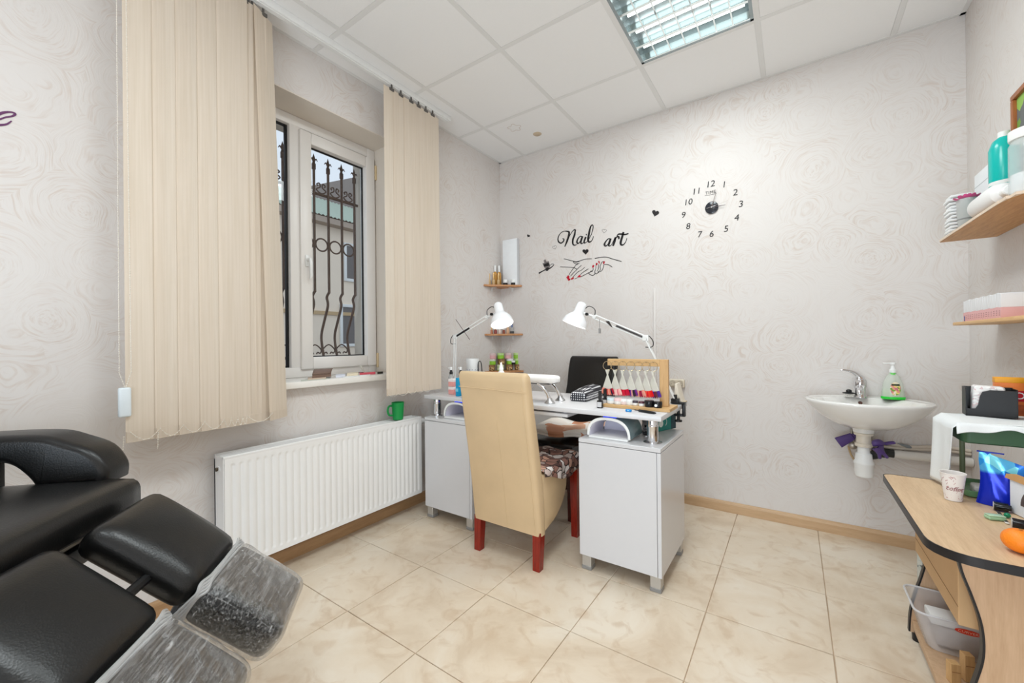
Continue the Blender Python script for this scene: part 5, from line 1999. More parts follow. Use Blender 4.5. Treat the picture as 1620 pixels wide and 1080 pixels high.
def rim(a, k, dz):
    """outline of the basin, a = 0..1 round it; k shrinks it"""
    t = 2 * PI * a
    x = .262 * math.copysign(abs(math.cos(t)) ** .86, math.cos(t))
    y = -.185 + .225 * math.sin(t) * (1 if math.sin(t) < 0 else .80)
    return Vector((BX + x * k, -.185 + (y + .185) * k + .0, dz))


NA = 48
rings = []
sec = [(.22, -.140, 0.0), (.40, -.130, .0), (.60, -.106, 0), (.80, -.066, 0), (.93, -.027, 0), (.985, -.006, 0), (1.0, .004, 0), (.992, .012, 0), (.965, .014, 0), (.93, .010, 0)]
for k, dz, _ in sec:
    rings.append([rim(i / NA, k, BZ + dz - (.0 if dz < 0 else 0)) for i in range(NA)])
inner = [(.86, .004), (.80, -.012), (.70, -.050), (.50, -.082), (.25, -.096), (.07, -.100)]
for k, dz in inner:
    rr_ = []
    for i in range(NA):
        p = rim(i / NA, k, BZ + dz)
        lim = -.100 - .9 * max(0, abs(p.x - BX) - .05)
        if p.y > lim:                   # the tap ledge stays at rim height at the back
            f = min(1, (p.y - lim) / .03)
            p.z = BZ + dz * (1 - f) + .010 * f
        rr_.append(p)
    rings.append(rr_)
for r_ in rings:
    for p in r_:
        if p.y > -.0015:
            p.y = -.0015
m = MB().loft(rings)
m.build('bowl', CER, bs, world=True, angle=70)
MB().cyl((BX, -.185, BZ - .108), (BX, -.185, BZ - .099), .022, seg=20).build('drain', MATS['chrome'], bs, world=True)
q = px(1361, 637, 'y', -.10)
q = px(1361, 637, 'y', -.128)
MB().cyl((q.x, -.134, q.z), (q.x, -.118, q.z), .009, seg=14).build('overflow_hole', M('overflow_brown', (96, 70, 62), .4, .5), bs, world=True)
MB().lathe([(.044, BZ - .160), (.048, BZ - .130)], (BX - .012, -.185, 0), 24).build('outlet_boss', CER, bs, world=True)
# mixer tap
tx_, ty_ = px(1361, 627, 'y', -.062).x, -.062
tp = thing('mixer_tap', 'chrome single lever mixer tap on the washbasin', 'tap', (tx_, ty_, BZ + .0105))
MB().lathe([(.030, 0), (.030, .006), (.026, .012), (.0255, .05), (.029, .062), (.030, .085), (.026, .100), (.014, .107), (0, .108)], (0, 0, 0), 24).build('body', CH, tp)
MB().tube(crom([(0, -.015, .045), (-.006, -.05, .055), (-.012, -.09, .052), (-.014, -.112, .042), (-.015, -.118, .030)], 5), [.013] * 18 + [.012, .012, .011], 14).build('spout', CH, tp)
MB().tube(crom([(0, .004, .100), (-.010, -.006, .122), (-.035, -.02, .142), (-.07, -.034, .152), (-.085, -.038, .150)], 5), [.024, .024, .022, .019, .014, .013, .012, .011, .010, .009, .008, .008, .007, .007, .006, .006, .006, .006, .006, .005, .005], 12).build('lever', CH, tp)
MB().cyl((.0, -.0245, .085), (0, -.022, .085), .004, seg=8).build('marker', M('tap_red', (190, 60, 50), .3), tp)
# nail brush on the basin ledge
p = px(1343, 622, 'y', -.075)
nb = thing('nail_brush', 'black nail brush with pale bristles lying left of the tap', 'brush', (p.x, -.075, BZ + .011))
MB().sphere((0, 0, .022), .03, 18, 10, (1, .55, .2)).sphere((0, 0, .032), .014, 14, 8, (1, .8, .8)).build('handle', BP, nb)
br = MB()
for i in range(7):
    for j in range(3):
        br.cyl((-.018 + .006 * i, -.008 + .008 * j, 0), (-.018 + .006 * i, -.008 + .008 * j, .019), .0016, seg=5)
br.build('bristles', M('bristle_white', (226, 222, 216), .6), nb)
nb.children[-1]['kind'] = 'stuff'
# soap dispenser
p = px(1413, 631, 'y', -.085)
sd = thing('soap_bottle', 'clear pump soap bottle with green base and fruit label on the washbasin', 'bottle', (p.x, -.085, BZ + .0125))
sdy = sd.location.y
hs = px(1412, 573, 'y', sdy).z - BZ - .012
SB = M('soap_clear', (228, 233, 222), .1, alpha=.55)
lens = .58
MB().lathe([(.046, .0), (.048, .004), (.0455, .04), (.040, hs * .42), (.026, hs * .62), (.014, hs * .70), (.0135, hs * .73)], (0, 0, 0), 28, sy=lens).build('body', SB, sd)
MB().lathe([(.0465, -.0), (.0495, .003), (.0495, .012), (.048, .014)], (0, 0, 0), 28, sy=lens).build('green_base', M('soap_green', (40, 206, 60), .25), sd)
MB().lathe([(.042, .012), (.042, .045), (.041, .05)], (0, 0, 0), 24, sy=lens * .9).build('liquid', M('soap_liquid', (190, 226, 160), .2, alpha=.7), sd)
MB().lathe([(.0145, hs * .72), (.015, hs * .80), (.010, hs * .83), (.007, hs * .93)], (0, 0, 0), 18).lathe([(.012, hs * .94), (.013, hs * .98), (.006, hs)], (0, 0, 0), 16).box((-.040, -.007, hs * .955), (.0, .007, hs * .985), .003).build('pump', WP, sd)
MB().lathe([(.0125, hs * .66), (.0125, hs * .73)], (0, 0, 0), 14).build('neck_ring', M('soap_green_pale', (120, 220, 110), .3), sd)
lb = MB()
N = 26
for i in range(1):
    pts = []
    for k in range(N):
        a = 2 * PI * k / N
        x = .006 + .021 * math.cos(a)
        z = .058 + .036 * math.sin(a)
        pts.append((x, -math.sqrt(max(0, 1 - (x / 0.0455) ** 2)) * 0.0455 * lens - .0008, z))
    lb.add(pts + [(.006, -0.0455 * lens - .0012, .056)], [(k, (k + 1) % N, N) for k in range(N)])
pattern_mat('fruit_label', [(236, 226, 200), (226, 150, 130), (120, 160, 60), (240, 214, 120), (200, 120, 130)], 90)
lb.build('fruit_label', MATS['fruit_label'], sd, smooth=False)
MB().box((-.010, -0.0455 * lens - .0022, .074), (.022, -0.0455 * lens - .0008, .083), .002).build('label_title', M('label_dark', (40, 50, 20), .4), sd)

# trap, valves, hoses and waste pipe
tr_ = thing('sink_trap', 'white plastic bottle trap with waste pipe under the washbasin', 'trap', (BX - .012, -.185, .40))
cxp, cyp = BX - .012, -.185
zb = px(1363, 752, 'y', cyp).z
zt0 = BZ - .160
MB().lathe([(.040, zt0 - .014), (.042, zt0 - .004), (.038, zt0 - .0008)], (cxp, cyp, 0), 24).lathe([(.031, zt0 - .06), (.031, zt0 - .012)], (cxp, cyp, 0), 20).build('outlet_nut', M('trap_cream', (232, 222, 206), .35), tr_, world=True)
MB().lathe([(.029, zt0 - .058), (.029, zt0 - .028), (.020, zt0 - .026)], (cxp, cyp, 0), 20).build('metal_sleeve', M('nickel', (176, 172, 166), .3, .8), tr_, world=True)
MB().lathe([(.036, zt0 - .074), (.038, zt0 - .07), (.038, zt0 - .058), (.030, zt0 - .054)], (cxp, cyp, 0), 24).build('slip_nut', M('trap_cream', (232, 222, 206), .35), tr_, world=True)
MB().lathe([(.026, zb + .10), (.026, zt0 - .07)], (cxp, cyp, 0), 20).build('tail_pipe', WP, tr_, world=True)
MB().lathe([(.026, zb + .125), (.034, zb + .118), (.037, zb + .085), (.043, zb + .074), (.043, zb + .066), (.040, zb + .06), (.040, zb + .012), (.036, zb), (0, zb)], (cxp, cyp, 0), 28).build('bottle', WP, tr_, world=True)
zp = px(1450, 720, 'y', -.03).z
MB().tube(crom([(cxp + .02, cyp + .005, zp + .005), (cxp + .05, cyp + .05, zp), (cxp + .09, -.045, zp - .002), (cxp + .14, -.034, zp - .004)], 5), .022, 14).cyl((cxp + .055, -.052, zp - .003), (cxp + .10, -.040, zp - .004), .026, seg=18).build('black_bend', M('rubber_black', (40, 42, 42), .6), tr_, world=True)
MB().tube([(cxp + .14, -.034, zp - .004), (W - .002, -.032, zp - .006)], .0215, 18).build('waste_pipe', M('pipe_white', (226, 222, 216), .35), tr_, world=True)
vp = thing('supply_valves', 'pair of metal angle valves with supply hoses behind the bottle trap', 'valves', (BX - .07, -.03, zp + .06))
for sx_, u, v in ((-1, 1349, 704), (1, 1376, 699)):
    q = px(u, v, 'y', -.045)
    MB().cyl((q.x, -.001, q.z), (q.x, -.05, q.z), .013, seg=14).lathe([(.018, 0), (.020, .006), (.018, .02), (.008, .024)], (q.x, -.05, q.z), 14, (0, -1, 0)).build('valve', M('valve_metal', (160, 150, 138), .35, .7), vp, world=True)
    MB().tube(crom([(q.x, -.03, q.z + .008), (q.x + .0, -.035, q.z + .05), (q.x + .004 * sx_, -.06, q.z + .10), (q.x + .02 * -sx_, -.045, BZ - .175)], 5), .0065, 8).build('hose', MATS['steel'], vp, world=True)
    MB().lathe([(.011, -.004), (.011, .02)], (q.x, -.03, q.z + .012), 6).build('nut', M('valve_metal', (160, 150, 138), .35, .7), vp, world=True)
MB().tube(crom([px(1342, 705, 'y', -.05), px(1346, 718, 'y', -.06), px(1352, 728, 'y', -.08), px(1354, 731, 'y', -.09)], 5), .005, 8).build('brass_hose', M('ochre_hose', (190, 160, 120), .4), vp, world=True)
fx = thing('flexible_pipes', 'two pale flexible water pipes running right along the wall under the washbasin', 'pipes', tuple(px(1420, 708, 'y', -.02)))
for k, pts in enumerate([[(1392, 700), (1402, 701), (1420, 704), (1445, 707), (1490, 707)], [(1392, 706), (1404, 707), (1425, 709), (1455, 711), (1490, 712)]]):
    P = [px(u, v, 'y', -.0105) for u, v in pts]
    P.append(Vector((W - .002, P[-1].y, P[-1].z - .006)))
    MB().tube(crom(P, 5), .0085, 10).build('pipe', M('pipe_cream', (216, 204, 190), .4), fx, world=True)
# purple rubber gloves hung over the pipes
PU = M('purple_rubber', (84, 62, 122), .5, bmp=.2)


def glove(label, palm, fingers, cuff):
    P = [px(*a) for a in palm]
    t = thing('rubber_glove', label, 'glove', tuple(P[0]))
    verts, edges, rad = [], [], []
    def addv(p, r):
        verts.append(tuple(Vector(p) - P[0]))
        rad.append(r)
        return len(verts) - 1
    ids = [addv(p, r) for p, r in zip(P, (.028, .036, .034))]
    edges += [(ids[0], ids[1]), (ids[1], ids[2])]
    if cuff:
        c = addv(px(*cuff), .03)
        edges.append((c, ids[0]))
    for f in fingers:
        prev = ids[2] if f[0] == 'e' else ids[1]
        for q in f[1]:
            i = addv(px(*q), .0150)
            edges.append((prev, i))
            prev = i
    me = bpy.data.meshes.new('glove_body')
    me.from_pydata(verts, edges, [])
    o = bpy.data.objects.new('glove_body', me)
    COL.objects.link(o)
    o.parent = t
    me.materials.append(PU)
    sk = o.modifiers.new('skin', 'SKIN')
    sk.use_smooth_shade = True
    for i, r in enumerate(rad):
        me.skin_vertices[0].data[i].radius = (r, r * .55)
    me.skin_vertices[0].data[0].use_root = True
    sb = o.modifiers.new('smooth', 'SUBSURF')
    sb.levels = sb.render_levels = 2
    return t


y_ = -.235
glove('purple rubber glove with fingers hanging down right of the trap', [(1384, 694, 'y', y_), (1388, 702, 'y', y_ - .005), (1392, 710, 'y', y_ - .01)],
      [('e', [(1391, 718, 'y', y_ - .01), (1392, 726, 'y', y_ - .01)]), ('e', [(1397, 716, 'y', y_ - .01), (1405, 725, 'y', y_ - .008)]), ('m', [(1398, 702, 'y', y_ + .01), (1410, 700, 'y', y_ + .015), (1417, 700, 'y', y_ + .02)])], None)
gl = thing('rubber_glove', 'purple rubber glove cuff sticking out left of the trap', 'glove', tuple(px(1338, 699, 'y', -.06)))
a, b_ = px(1326, 700, 'y', -.13), px(1349, 690, 'y', -.115)
d = (b_ - a)
gm = MB()
rings = []
for k in range(7):
    s = k / 6
    c = a + d * s
    R = .030 - .010 * s
    rings.append([c + Vector((0, math.cos(t) * R * .45, 0)) + Vector((-d.z, 0, d.x)).normalized() * math.sin(t) * R for t in [2 * PI * j / 16 for j in range(16)]])
gm.loft(rings, caps=False)
gm.build('cuff', PU, gl, world=True)
gm = MB()
gm.tube([b_, b_ + d * .15, b_ + d * .32], [.016, .012, .006], 10).build('palm', PU, gl, world=True)
cl = thing('clothes_peg', 'small grey plastic clip lying on the pipes under the washbasin', 'clip', tuple(px(1432, 707, 'y', -.03)))
a, b_ = px(1420, 701, 'y', -.034), px(1442, 708, 'y', -.034)
MB().tube([a, a.lerp(b_, .4), a.lerp(b_, .8), b_], [.002, .007, .009, .004], 8).build('body', M('clip_grey', (130, 136, 140), .4), cl, world=True)
MB().tube([a, a.lerp(b_, .3) + Vector((0, -.004, .006))], .0015, 6).build('spring', MATS['steel'], cl, world=True)
# ------------------------------------------------------------------ things in and on the wavy side table
T0 = TZ + .0012


def depth(p):
    return (Vector(p) - CAM).dot(FWD)


def sz(n, p):
    return n * depth(p) / FPX


# paper cup
p = px(1508, 790, 'z', T0)
cup = thing('paper_cup', 'white paper cup with rose print standing on the oak side table', 'cup', (p.x, p.y, T0))
hc, r0, r1 = sz(43, p), sz(9.8, p), sz(14.6, p)
MB().lathe([(r0 * .95, .004), (r0, 0), (r0 + (r1 - r0) * .97, hc - .003), (r1 + .0015, hc - .0015), (r1 + .001, hc), (r1 - .001, hc - .001), (r0 - .001, .006), (0, .006)], (0, 0, 0), 32).build('body', M('cup_white', (240, 234, 230), .55), cup)
RP = M('rose_print', (190, 140, 140), .6)
rr = random.Random(11)
pm = MB()
a0 = math.atan2(-(CAM.y - p.y), CAM.x - p.x)


def on_cup(ang, z, off=.0004):
    r = r0 + (r1 - r0) * z / hc + off
    return Vector((r * math.cos(ang), r * math.sin(ang), z))


for k in range(110):
    a = rr.uniform(0, 2 * PI)
    z = rr.uniform(.006, hc - .008)
    d1 = rr.uniform(-.13, .13)
    dz = rr.uniform(-.004, .004)
    w_ = .0011
    q = [on_cup(a - d1, z - dz - w_), on_cup(a + d1, z + dz - w_), on_cup(a + d1, z + dz + w_), on_cup(a - d1, z - dz + w_)]
    pm.add(q, [(0, 1, 2, 3)])
pm.build('print', RP, cup, smooth=False, recalc=False)
cup.children[-1]['kind'] = 'stuff'
ac = math.atan2(CAM.y - p.y, CAM.x - p.x) + .15
text_mb('coffee', .020, lambda x, y, z: on_cup(ac + x / r1 * 1.05, hc * .46 + y, .0006 + max(0, z)), .0006, shear=.3).build('lettering', M('rose_dark', (150, 84, 90), .6), cup, smooth=False)

# green two-tier stand under a white disposable towel
GN = M('stand_green', (104, 146, 104), .45)
GD = M('stand_dark_green', (52, 86, 58), .4)
st = thing('tiered_stand', 'green two-tier plastic stand on the oak side table under a white towel', 'stand', (2.80, -.98, T0))
BX0, BX1, BY0, BY1 = 2.674, W - .012, -1.040, -.868


def tray(z, h, name, x0, y0, y1):
    m = MB()
    o = [(x0, y0), (BX1, y0), (BX1, y1), (x0, y1)]
    def ring(ins, zz):
        r = .02
        pts = []
        for cx, cy, a in ((x0 + r, y0 + r, 180), (BX1 - r, y0 + r, 270), (BX1 - r, y1 - r, 0), (x0 + r, y1 - r, 90)):
            for k in range(5):
                t = math.radians(a + 90 * k / 4)
                pts.append((cx + (r - ins) * math.cos(t), cy + (r - ins) * math.sin(t), zz))
        return pts
    m.loft([ring(.006, z), ring(0, z + .004), ring(-.004, z + h), ring(-.001, z + h + .001), ring(.004, z + .008), ring(.012, z + .006)])
    return m


tray(T0, .022, 'lower_tray', BX0, BY0, BY1).build('lower_tray', GN, st, world=True)
ZTOP = .786
tray(ZTOP, .056, 'upper_tray', BX0 - .012, BY0 - .03, BY1 + .01).build('upper_tray', GD, st, world=True)
for x, y in ((BX1 - .05, BY0 + .02), (BX1 - .05, BY1 - .02), (BX0 + .03, BY1 - .02)):
    MB().tube([(x, y, T0 + .006), (x, y, ZTOP + .006)], .0075, 12).build('post', M('olive_post', (120, 128, 96), .5), st, world=True)
CT = ZTOP + .0640
tw = thing('towel', 'white disposable towel draped over the green stand down to the table', 'towel', (2.78, -.98, CT))
X0 = BX0 - .024
ytop0, ytop1 = BY0 - .037, BY1 + .016
rr = random.Random(4)


def tow(s, t):
    """s: from the right edge over the top and down the left side; t: from back to front"""
    wv = .006 * math.sin(5.2 * t + 1) + .003 * math.sin(13 * t)
    y = ytop1 + (ytop0 - ytop1) * t
    L1 = BX1 - X0
    L2 = CT - T0 - .012
    d = s * (L1 + L2)
    if d < L1 - .015:
        x = BX1 - d
        return Vector((x, y, CT + .003 + .0015 * math.sin(30 * x + 6 * t)))
    if d < L1 + .010:
        a = (d - (L1 - .015)) / .025 * PI / 2
        return Vector((X0 + .015 - .016 * math.sin(a), y, CT + .003 - .016 + .016 * math.cos(a)))
    k = (d - L1 - .010) / (L2 - .010)
    out = .010 + .004 * k ** 1.6 + wv * (.3 + k)
    yk = y + (.02 * k if t > .5 else -.0) * 0 - k * .035 * max(0, t - .4) / .6 * -1 * 0
    hem = max(0, t - .55) / .45
    z = CT - .013 - k * (L2 - .012) * (1 - .12 * hem)
    return Vector((X0 - out, y + k * .045 * hem, z))


m = MB()
m.grid(tow, 44, 20)


def tow_front(s, t):
    x = BX1 - s * (BX1 - X0 + .004)
    drop = .026 + .010 * math.sin(7 * s + .6) + .004 * math.sin(19 * s)
    z = CT + .003 - drop * t
    y = ytop0 - .003 * math.sin(min(1, t * 3) * PI / 2) - .004 * t + .003 * math.sin(17 * s) * t
    return Vector((x, y, z))


m.grid(tow_front, 36, 8)
o = m.build('sheet', M('towel_white', (238, 241, 242), .85, bmp=.12, scale=300), tw, world=True, angle=70)
o.modifiers.new('thickness', 'SOLIDIFY').thickness = .0016
o.modifiers['thickness'].offset = 1
Z2 = CT + .0068
# black caddy with printed napkins
p = px(1566, 658, 'z', Z2)
cd = thing('napkin_caddy', 'black scooped caddy with printed napkins on top of the towel-covered stand', 'caddy', (p.x, p.y + .010, Z2), math.radians(-5))
cw, chh = sz(54, p) / 2, sz(45, p)
BK2 = M('caddy_black', (18, 18, 20), .4)
m = MB()
m.box((-cw, .024, .004), (cw, .027, chh), .001).box((-cw, -.035, .0), (cw, .027, .004), .001)
m.box((-cw, -.035, .004), (-cw + .003, .027, chh), .001).box((cw - .003, -.035, .004), (cw, .027, chh * .98), .001)
notch = [(-cw, .004), (cw, .004), (cw, chh * .93), (-.002, chh * .93), (-.020, chh * .86), (-.026, chh * .70), (-.030, chh * .40), (-.036, chh * .27), (-.050, chh * .25), (-cw + .004, chh * .27), (-cw, chh)]
m.prism(notch, lambda a, b, t: (a, t, b), -.035, -.032)
m.build('body', BK2, cd, smooth=False)
pattern_mat('napkin_print', [(240, 238, 236), (244, 242, 240), (238, 232, 230), (226, 200, 200), (244, 242, 240), (214, 206, 206)], 120)
nk = thing('napkin_pack', 'stack of printed white napkins standing inside the black caddy', 'napkins', (p.x, p.y + .010, Z2), math.radians(-5))
MB().box((-cw * .70, -.027, .0065), (cw * .55, .018, chh * 1.06), .008, 3, Matrix.Rotation(math.radians(3), 3, 'Y')).build('stack', MATS['napkin_print'], nk)
# orange carton behind it
p = px(1588, 655, 'z', Z2)
oc = thing('tea_carton', 'orange carton with yellow top and red label behind the black caddy', 'box', (p.x + .010, -.842, Z2), math.radians(-3))
w2, h2 = sz(16, p), sz(59, p)
MB().box((-w2, -.0, 0), (w2, .030, h2 * .9), .001).build('body', M('orange_card', (238, 130, 60), .45), oc)
MB().box((-w2 - .0008, -.0008, h2 * .86), (w2 + .0008, .0308, h2), .001).build('lid', M('yellow_card', (246, 170, 40), .45), oc)
MB().box((w2 * .1, -.0014, h2 * .38), (w2 + .0006, -.0002, h2 * .66)).build('red_label', M('label_red', (190, 20, 36), .4), oc, smooth=False)
text_mb('O', .034, lambda x, y, z: (w2 * .52 + x, -.0016 - z, h2 * .52 + y), .0008).build('lettering', MATS['paper_white'], oc, smooth=False)
MB().box((w2 * .1, -.0012, .004), (w2, -.0002, h2 * .30)).build('picture_band', M('card_print', (206, 100, 50), .5, var=.3, scale=90), oc, smooth=False)
# floral pack and white capped bottle at the frame edge
p = px(1605, 657, 'z', Z2)
pattern_mat('floral_print', [(236, 228, 224), (150, 60, 64), (226, 216, 212), (90, 50, 54), (230, 224, 220), (110, 140, 80)], 60)
fp_ = thing('floral_carton', 'floral printed carton with a white band beside the orange carton', 'box', (p.x + .022, -.915, Z2), math.radians(-14))
MB().box((-.020, -.02, 0), (.030, .03, sz(72, p)), .001).build('body', MATS['floral_print'], fp_)
MB().box((-.0208, -.0208, sz(40, p)), (.0305, -.0198, sz(50, p))).build('band', MATS['paper_white'], fp_, smooth=False)
bq = px(1622, 640, 'y', -.90)
bottle('pump_bottle', 'white-capped bottle behind the floral carton at the right edge', 'bottle', (W - .027, -.862, Z2), px(1620, 573, 'y', -.885).z - Z2, .022, M('bottle_white', (240, 238, 236), .3), WP, .22, .7)
# things between the tiers
gp = thing('folded_sachet', 'grey-white folded sachet lying in the lower tray of the stand', 'sachet', (2.735, -1.0, T0 + .0068))
MB().box((-.035, -.025, 0), (.035, .03, .03), .008, 3).build('body', M('sachet_grey', (190, 186, 180), .5, var=.1), gp)
MB().tube([(-.036, -.02, .015), (.036, -.02, .015)], .002, 6).build('seal', M('seal_grey', (150, 146, 142), .5), gp)
# blue foil pouch
p = px(1556, 797, 'z', T0)
bp_ = thing('foil_pouch', 'shiny blue foil pouch with light blue facets in front of the green stand', 'pouch', (p.x + .036, p.y + .004, T0), math.radians(-14))
hh = sz(82, p)


def foil(s, t, side):
    x = -.050 + .100 * s
    wN = 1 - .12 * math.sin(PI * min(1, t * 1.2))
    z = hh * t * (1 - .22 * max(0, s - .15) * (t > .0))
    th = .020 * math.sin(PI * min(1, max(0, s))) ** .6 * max(0, 1 - t) ** .55 + .0012
    cr = .0025 * math.sin(9 * s + 7 * t) * math.sin(PI * s)
    return Vector((x * wN + .008 * t * (s < .3), side * th + cr, z))


m = MB()
m.grid(lambda s, t: foil(s, t, -1), 20, 22)
m.grid(lambda s, t: foil(s, t, 1), 20, 22)
mm, nt, b = base_mat('blue_foil')
vv = node(nt, 'ShaderNodeTexVoronoi')
vv.inputs['Scale'].default_value = 26
nt.links.new(pos_node(nt, (1, .2, 1), obj=True), vv.inputs['Vector'])
sp_ = node(nt, 'ShaderNodeSeparateColor')
nt.links.new(vv.outputs['Color'], sp_.inputs[0])
xyz = node(nt, 'ShaderNodeSeparateXYZ')
nt.links.new(pos_node(nt, obj=True), xyz.inputs[0])
up_ = node(nt, 'ShaderNodeMapRange')
up_.inputs['From Min'].default_value = hh * .60
up_.inputs['From Max'].default_value = hh * .66
nt.links.new(xyz.outputs[2], up_.inputs['Value'])
fac = ramp(nt, sp_.outputs[0], [(0.0, srgb(20, 70, 200)), (.4, srgb(40, 150, 226)), (.75, srgb(130, 222, 240))])
nt.links.new(mixrgb(nt, up_.outputs[0], srgb(14, 44, 196), fac), b.inputs['Base Color'])
b.inputs['Roughness'].default_value = .22
b.inputs['Metallic'].default_value = .35
m.build('body', mm, bp_, angle=60)
MB().box((-.047, -.0022, hh * .985), (.010, .0022, hh * 1.01), .001).build('top_seal', M('foil_dark', (16, 40, 150), .3, .3), bp_)
# white carton with dark oval sticker and torn brown flap
A, B = Vector((2.745, -1.136, T0)), Vector((2.797, -1.335, T0))
d = (B - A)
L = d.length
wc = thing('white_carton', 'white carton with a dark oval sticker and torn brown flap at right', 'box', tuple(A), math.atan2(d.y, d.x) + PI / 2)
# local: x away from the viewer's side, -y along the visible face
HB = sz(50, px(1573, 800, 'z', T0))
MB().box((0, -L, 0), (.13, 0, HB), .0015, 1).build('body', M('carton_white', (232, 234, 238), .45), wc)
MB().prism([(-L * .9, HB + .0005), (.012, HB + .0005), (.006, HB + .014), (-L * .12, HB + .022), (-L * .9, HB + .021)], lambda a, b, t: (t, a, b), -.004, .001).build('torn_flap', M('kraft', (206, 158, 104), .7, var=.12), wc)
el = [(-L * .50 + .062 * math.cos(k * PI / 20), HB * .34 + .062 * math.sin(k * PI / 20)) for k in range(21)]
MB().prism([(a, max(b, .002)) for a, b in el], lambda a, b, t: (t, a, b), -.0012, -.0002).build('oval_sticker', M('sticker_brown', (86, 76, 74), .4), wc, smooth=False)
ln = MB()
for k in range(4):
    ln.box((-.0018, -L * .50 - .024, HB * .34 + .040 - .010 * k), (-.001, -L * .50 + .022 - .006 * (k % 2), HB * .34 + .0425 - .010 * k))
ln.build('print_lines', M('line_white', (214, 210, 208), .5), wc, smooth=False)
# two black varnish bottles lying on their sides
for u, v, lb in ((1571, 799, 'rear black varnish bottle lying on its side by the white carton'), (1600, 826, 'front black varnish bottle lying on its side by the white carton')):
    p = px(u, v, 'z', T0 + .0135)
    t = thing('varnish_bottle', lb, 'bottle', (p.x, p.y, T0 + .0137), math.radians(-12), 'black varnish bottles lying on the side table')
    MB().lathe([(.0125, .0012), (.013, .003), (.013, .030)], (0, 0, 0), 20, (1, 0, 0)).build('body', M('black_gloss', (18, 18, 22), .12), t)
    MB().lathe([(.0118, 0), (.0118, .0014)], (0, 0, 0), 20, (1, 0, 0)).build('bottom', M('bottle_end', (206, 200, 196), .4), t)
    if 'front' in lb:
        MB().lathe([(.0085, .030), (.0085, .045), (.007, .047)], (0, 0, 0), 16, (1, 0, 0)).build('cap', BP, t)
    else:
        MB().lathe([(.0085, .030), (.0085, .036)], (0, 0, 0), 16, (1, 0, 0)).build('cap', BP, t)
a, b_ = px(1579, 809, 'z', T0 + .003), px(1599, 833, 'z', T0 + .003)
sk = thing('nail_file', 'thin white nail file lying between the two black varnish bottles', 'nail file', tuple(a))
dd = b_ - a
MB().box((0, -.004, -.0025), (dd.length * .78, .004, .0), .001, 1, None).xf(lambda q: Matrix.Rotation(math.atan2(dd.y, dd.x), 3, 'Z') @ q).build('body', M('file_white', (228, 222, 214), .7), sk)
MB().box((.0, -.0038, .0), (dd.length * .7, .0038, .0006)).xf(lambda q: Matrix.Rotation(math.atan2(dd.y, dd.x), 3, 'Z') @ q).build('abrasive', M('file_dark', (60, 56, 56), .9), sk, smooth=False)
p = px(1579, 822, 'z', T0)
gs_ = thing('gel_case', 'pale green translucent little case lying on the side table', 'case', (p.x - .004, p.y, T0), .3)
MB().box((-.022, -.012, 0), (.018, .012, .010), .004, 3).build('base', M('pale_green', (176, 218, 176), .15, alpha=.75), gs_)
MB().box((-.021, -.011, .0102), (.017, .011, .014), .003, 2).build('lid', M('paler_green', (200, 230, 196), .15, alpha=.75), gs_)
p = px(1594, 813, 'z', T0 + .008)
gb_ = thing('bead', 'small dark green bead in front of the white carton', 'bead', (p.x - .004, p.y - .012, T0))
MB().sphere((0, 0, .0075), .0075, 14, 8).build('bead_body', M('bead_green', (20, 130, 90), .2), gb_)
# tangerine
p = px(1613, 853, 'z', T0 + .032)
tg_ = thing('tangerine', 'bright orange tangerine lying near the front of the oak side table', 'fruit', (p.x + .002, p.y, T0))
R = sz(20.5, p)
m = MB()
m.sphere((0, 0, R * .90), R, 28, 18, (1.04, 1.04, .90))
m.xf(lambda q: Vector((q.x, q.y, q.z - .003 * math.exp(-((q.x ** 2 + q.y ** 2) / .00008)) * (q.z > R))))
m.build('peel', M('tangerine_peel', (250, 136, 24), .4, bmp=.35, scale=420, var=.05), tg_, angle=180)
MB().lathe([(.0035, R * 1.795), (.0028, R * 1.82), (0, R * 1.825)], (0, 0, 0), 8).build('stem_button', M('stem_brown', (150, 110, 50), .7), tg_)

# ---- below the tabletop
xb, zbx = 2.572, .3435
cb = thing('cardboard_box', 'brown cardboard box on the middle shelf under the oak tabletop', 'box', (2.68, -1.17, zbx))
KR = M('cardboard', (206, 168, 124), .75, var=.06, scale=14)
yb0 = -1.405
MB().box((xb, yb0, zbx), (2.80, -.925, TZ - .026), .002, 1).build('body', KR, cb, world=True, smooth=False)
MB().box((xb + .04, yb0 - .0012, zbx + .06), (2.79, yb0 - .0002, zbx + .064)).build('flap_edge', M('cardboard_dark', (150, 114, 76), .8), cb, world=True, smooth=False)
MB().box((xb - .0008, -1.405, zbx + .05), (xb - .0001, -.93, zbx + .051)).build('seam', M('cardboard_dark', (150, 114, 76), .8), cb, world=True, smooth=False)
# translucent tub on the lower shelf
ZL = .0755
tub = thing('storage_tub', 'translucent plastic tub with a red oval logo on the lower shelf', 'tub', (2.68, -1.01, ZL))
TBM = M('tub_plastic', (226, 224, 226), .25, alpha=.42, var=.02)
bx0, bx1, by0, by1 = 2.572, 2.80, -1.085, -.945
tx0, tx1, ty0, ty1 = 2.536, 2.82, -1.118, -.922
zt_ = .209


def rr4(x0, x1, y0, y1, z, r=.03):
    pts = []
    for cx, cy, a in ((x0 + r, y0 + r, 180), (x1 - r, y0 + r, 270), (x1 - r, y1 - r, 0), (x0 + r, y1 - r, 90)):
        for k in range(6):
            t = math.radians(a + 90 * k / 5)
            pts.append((cx + r * math.cos(t), cy + r * math.sin(t), z))
    return pts


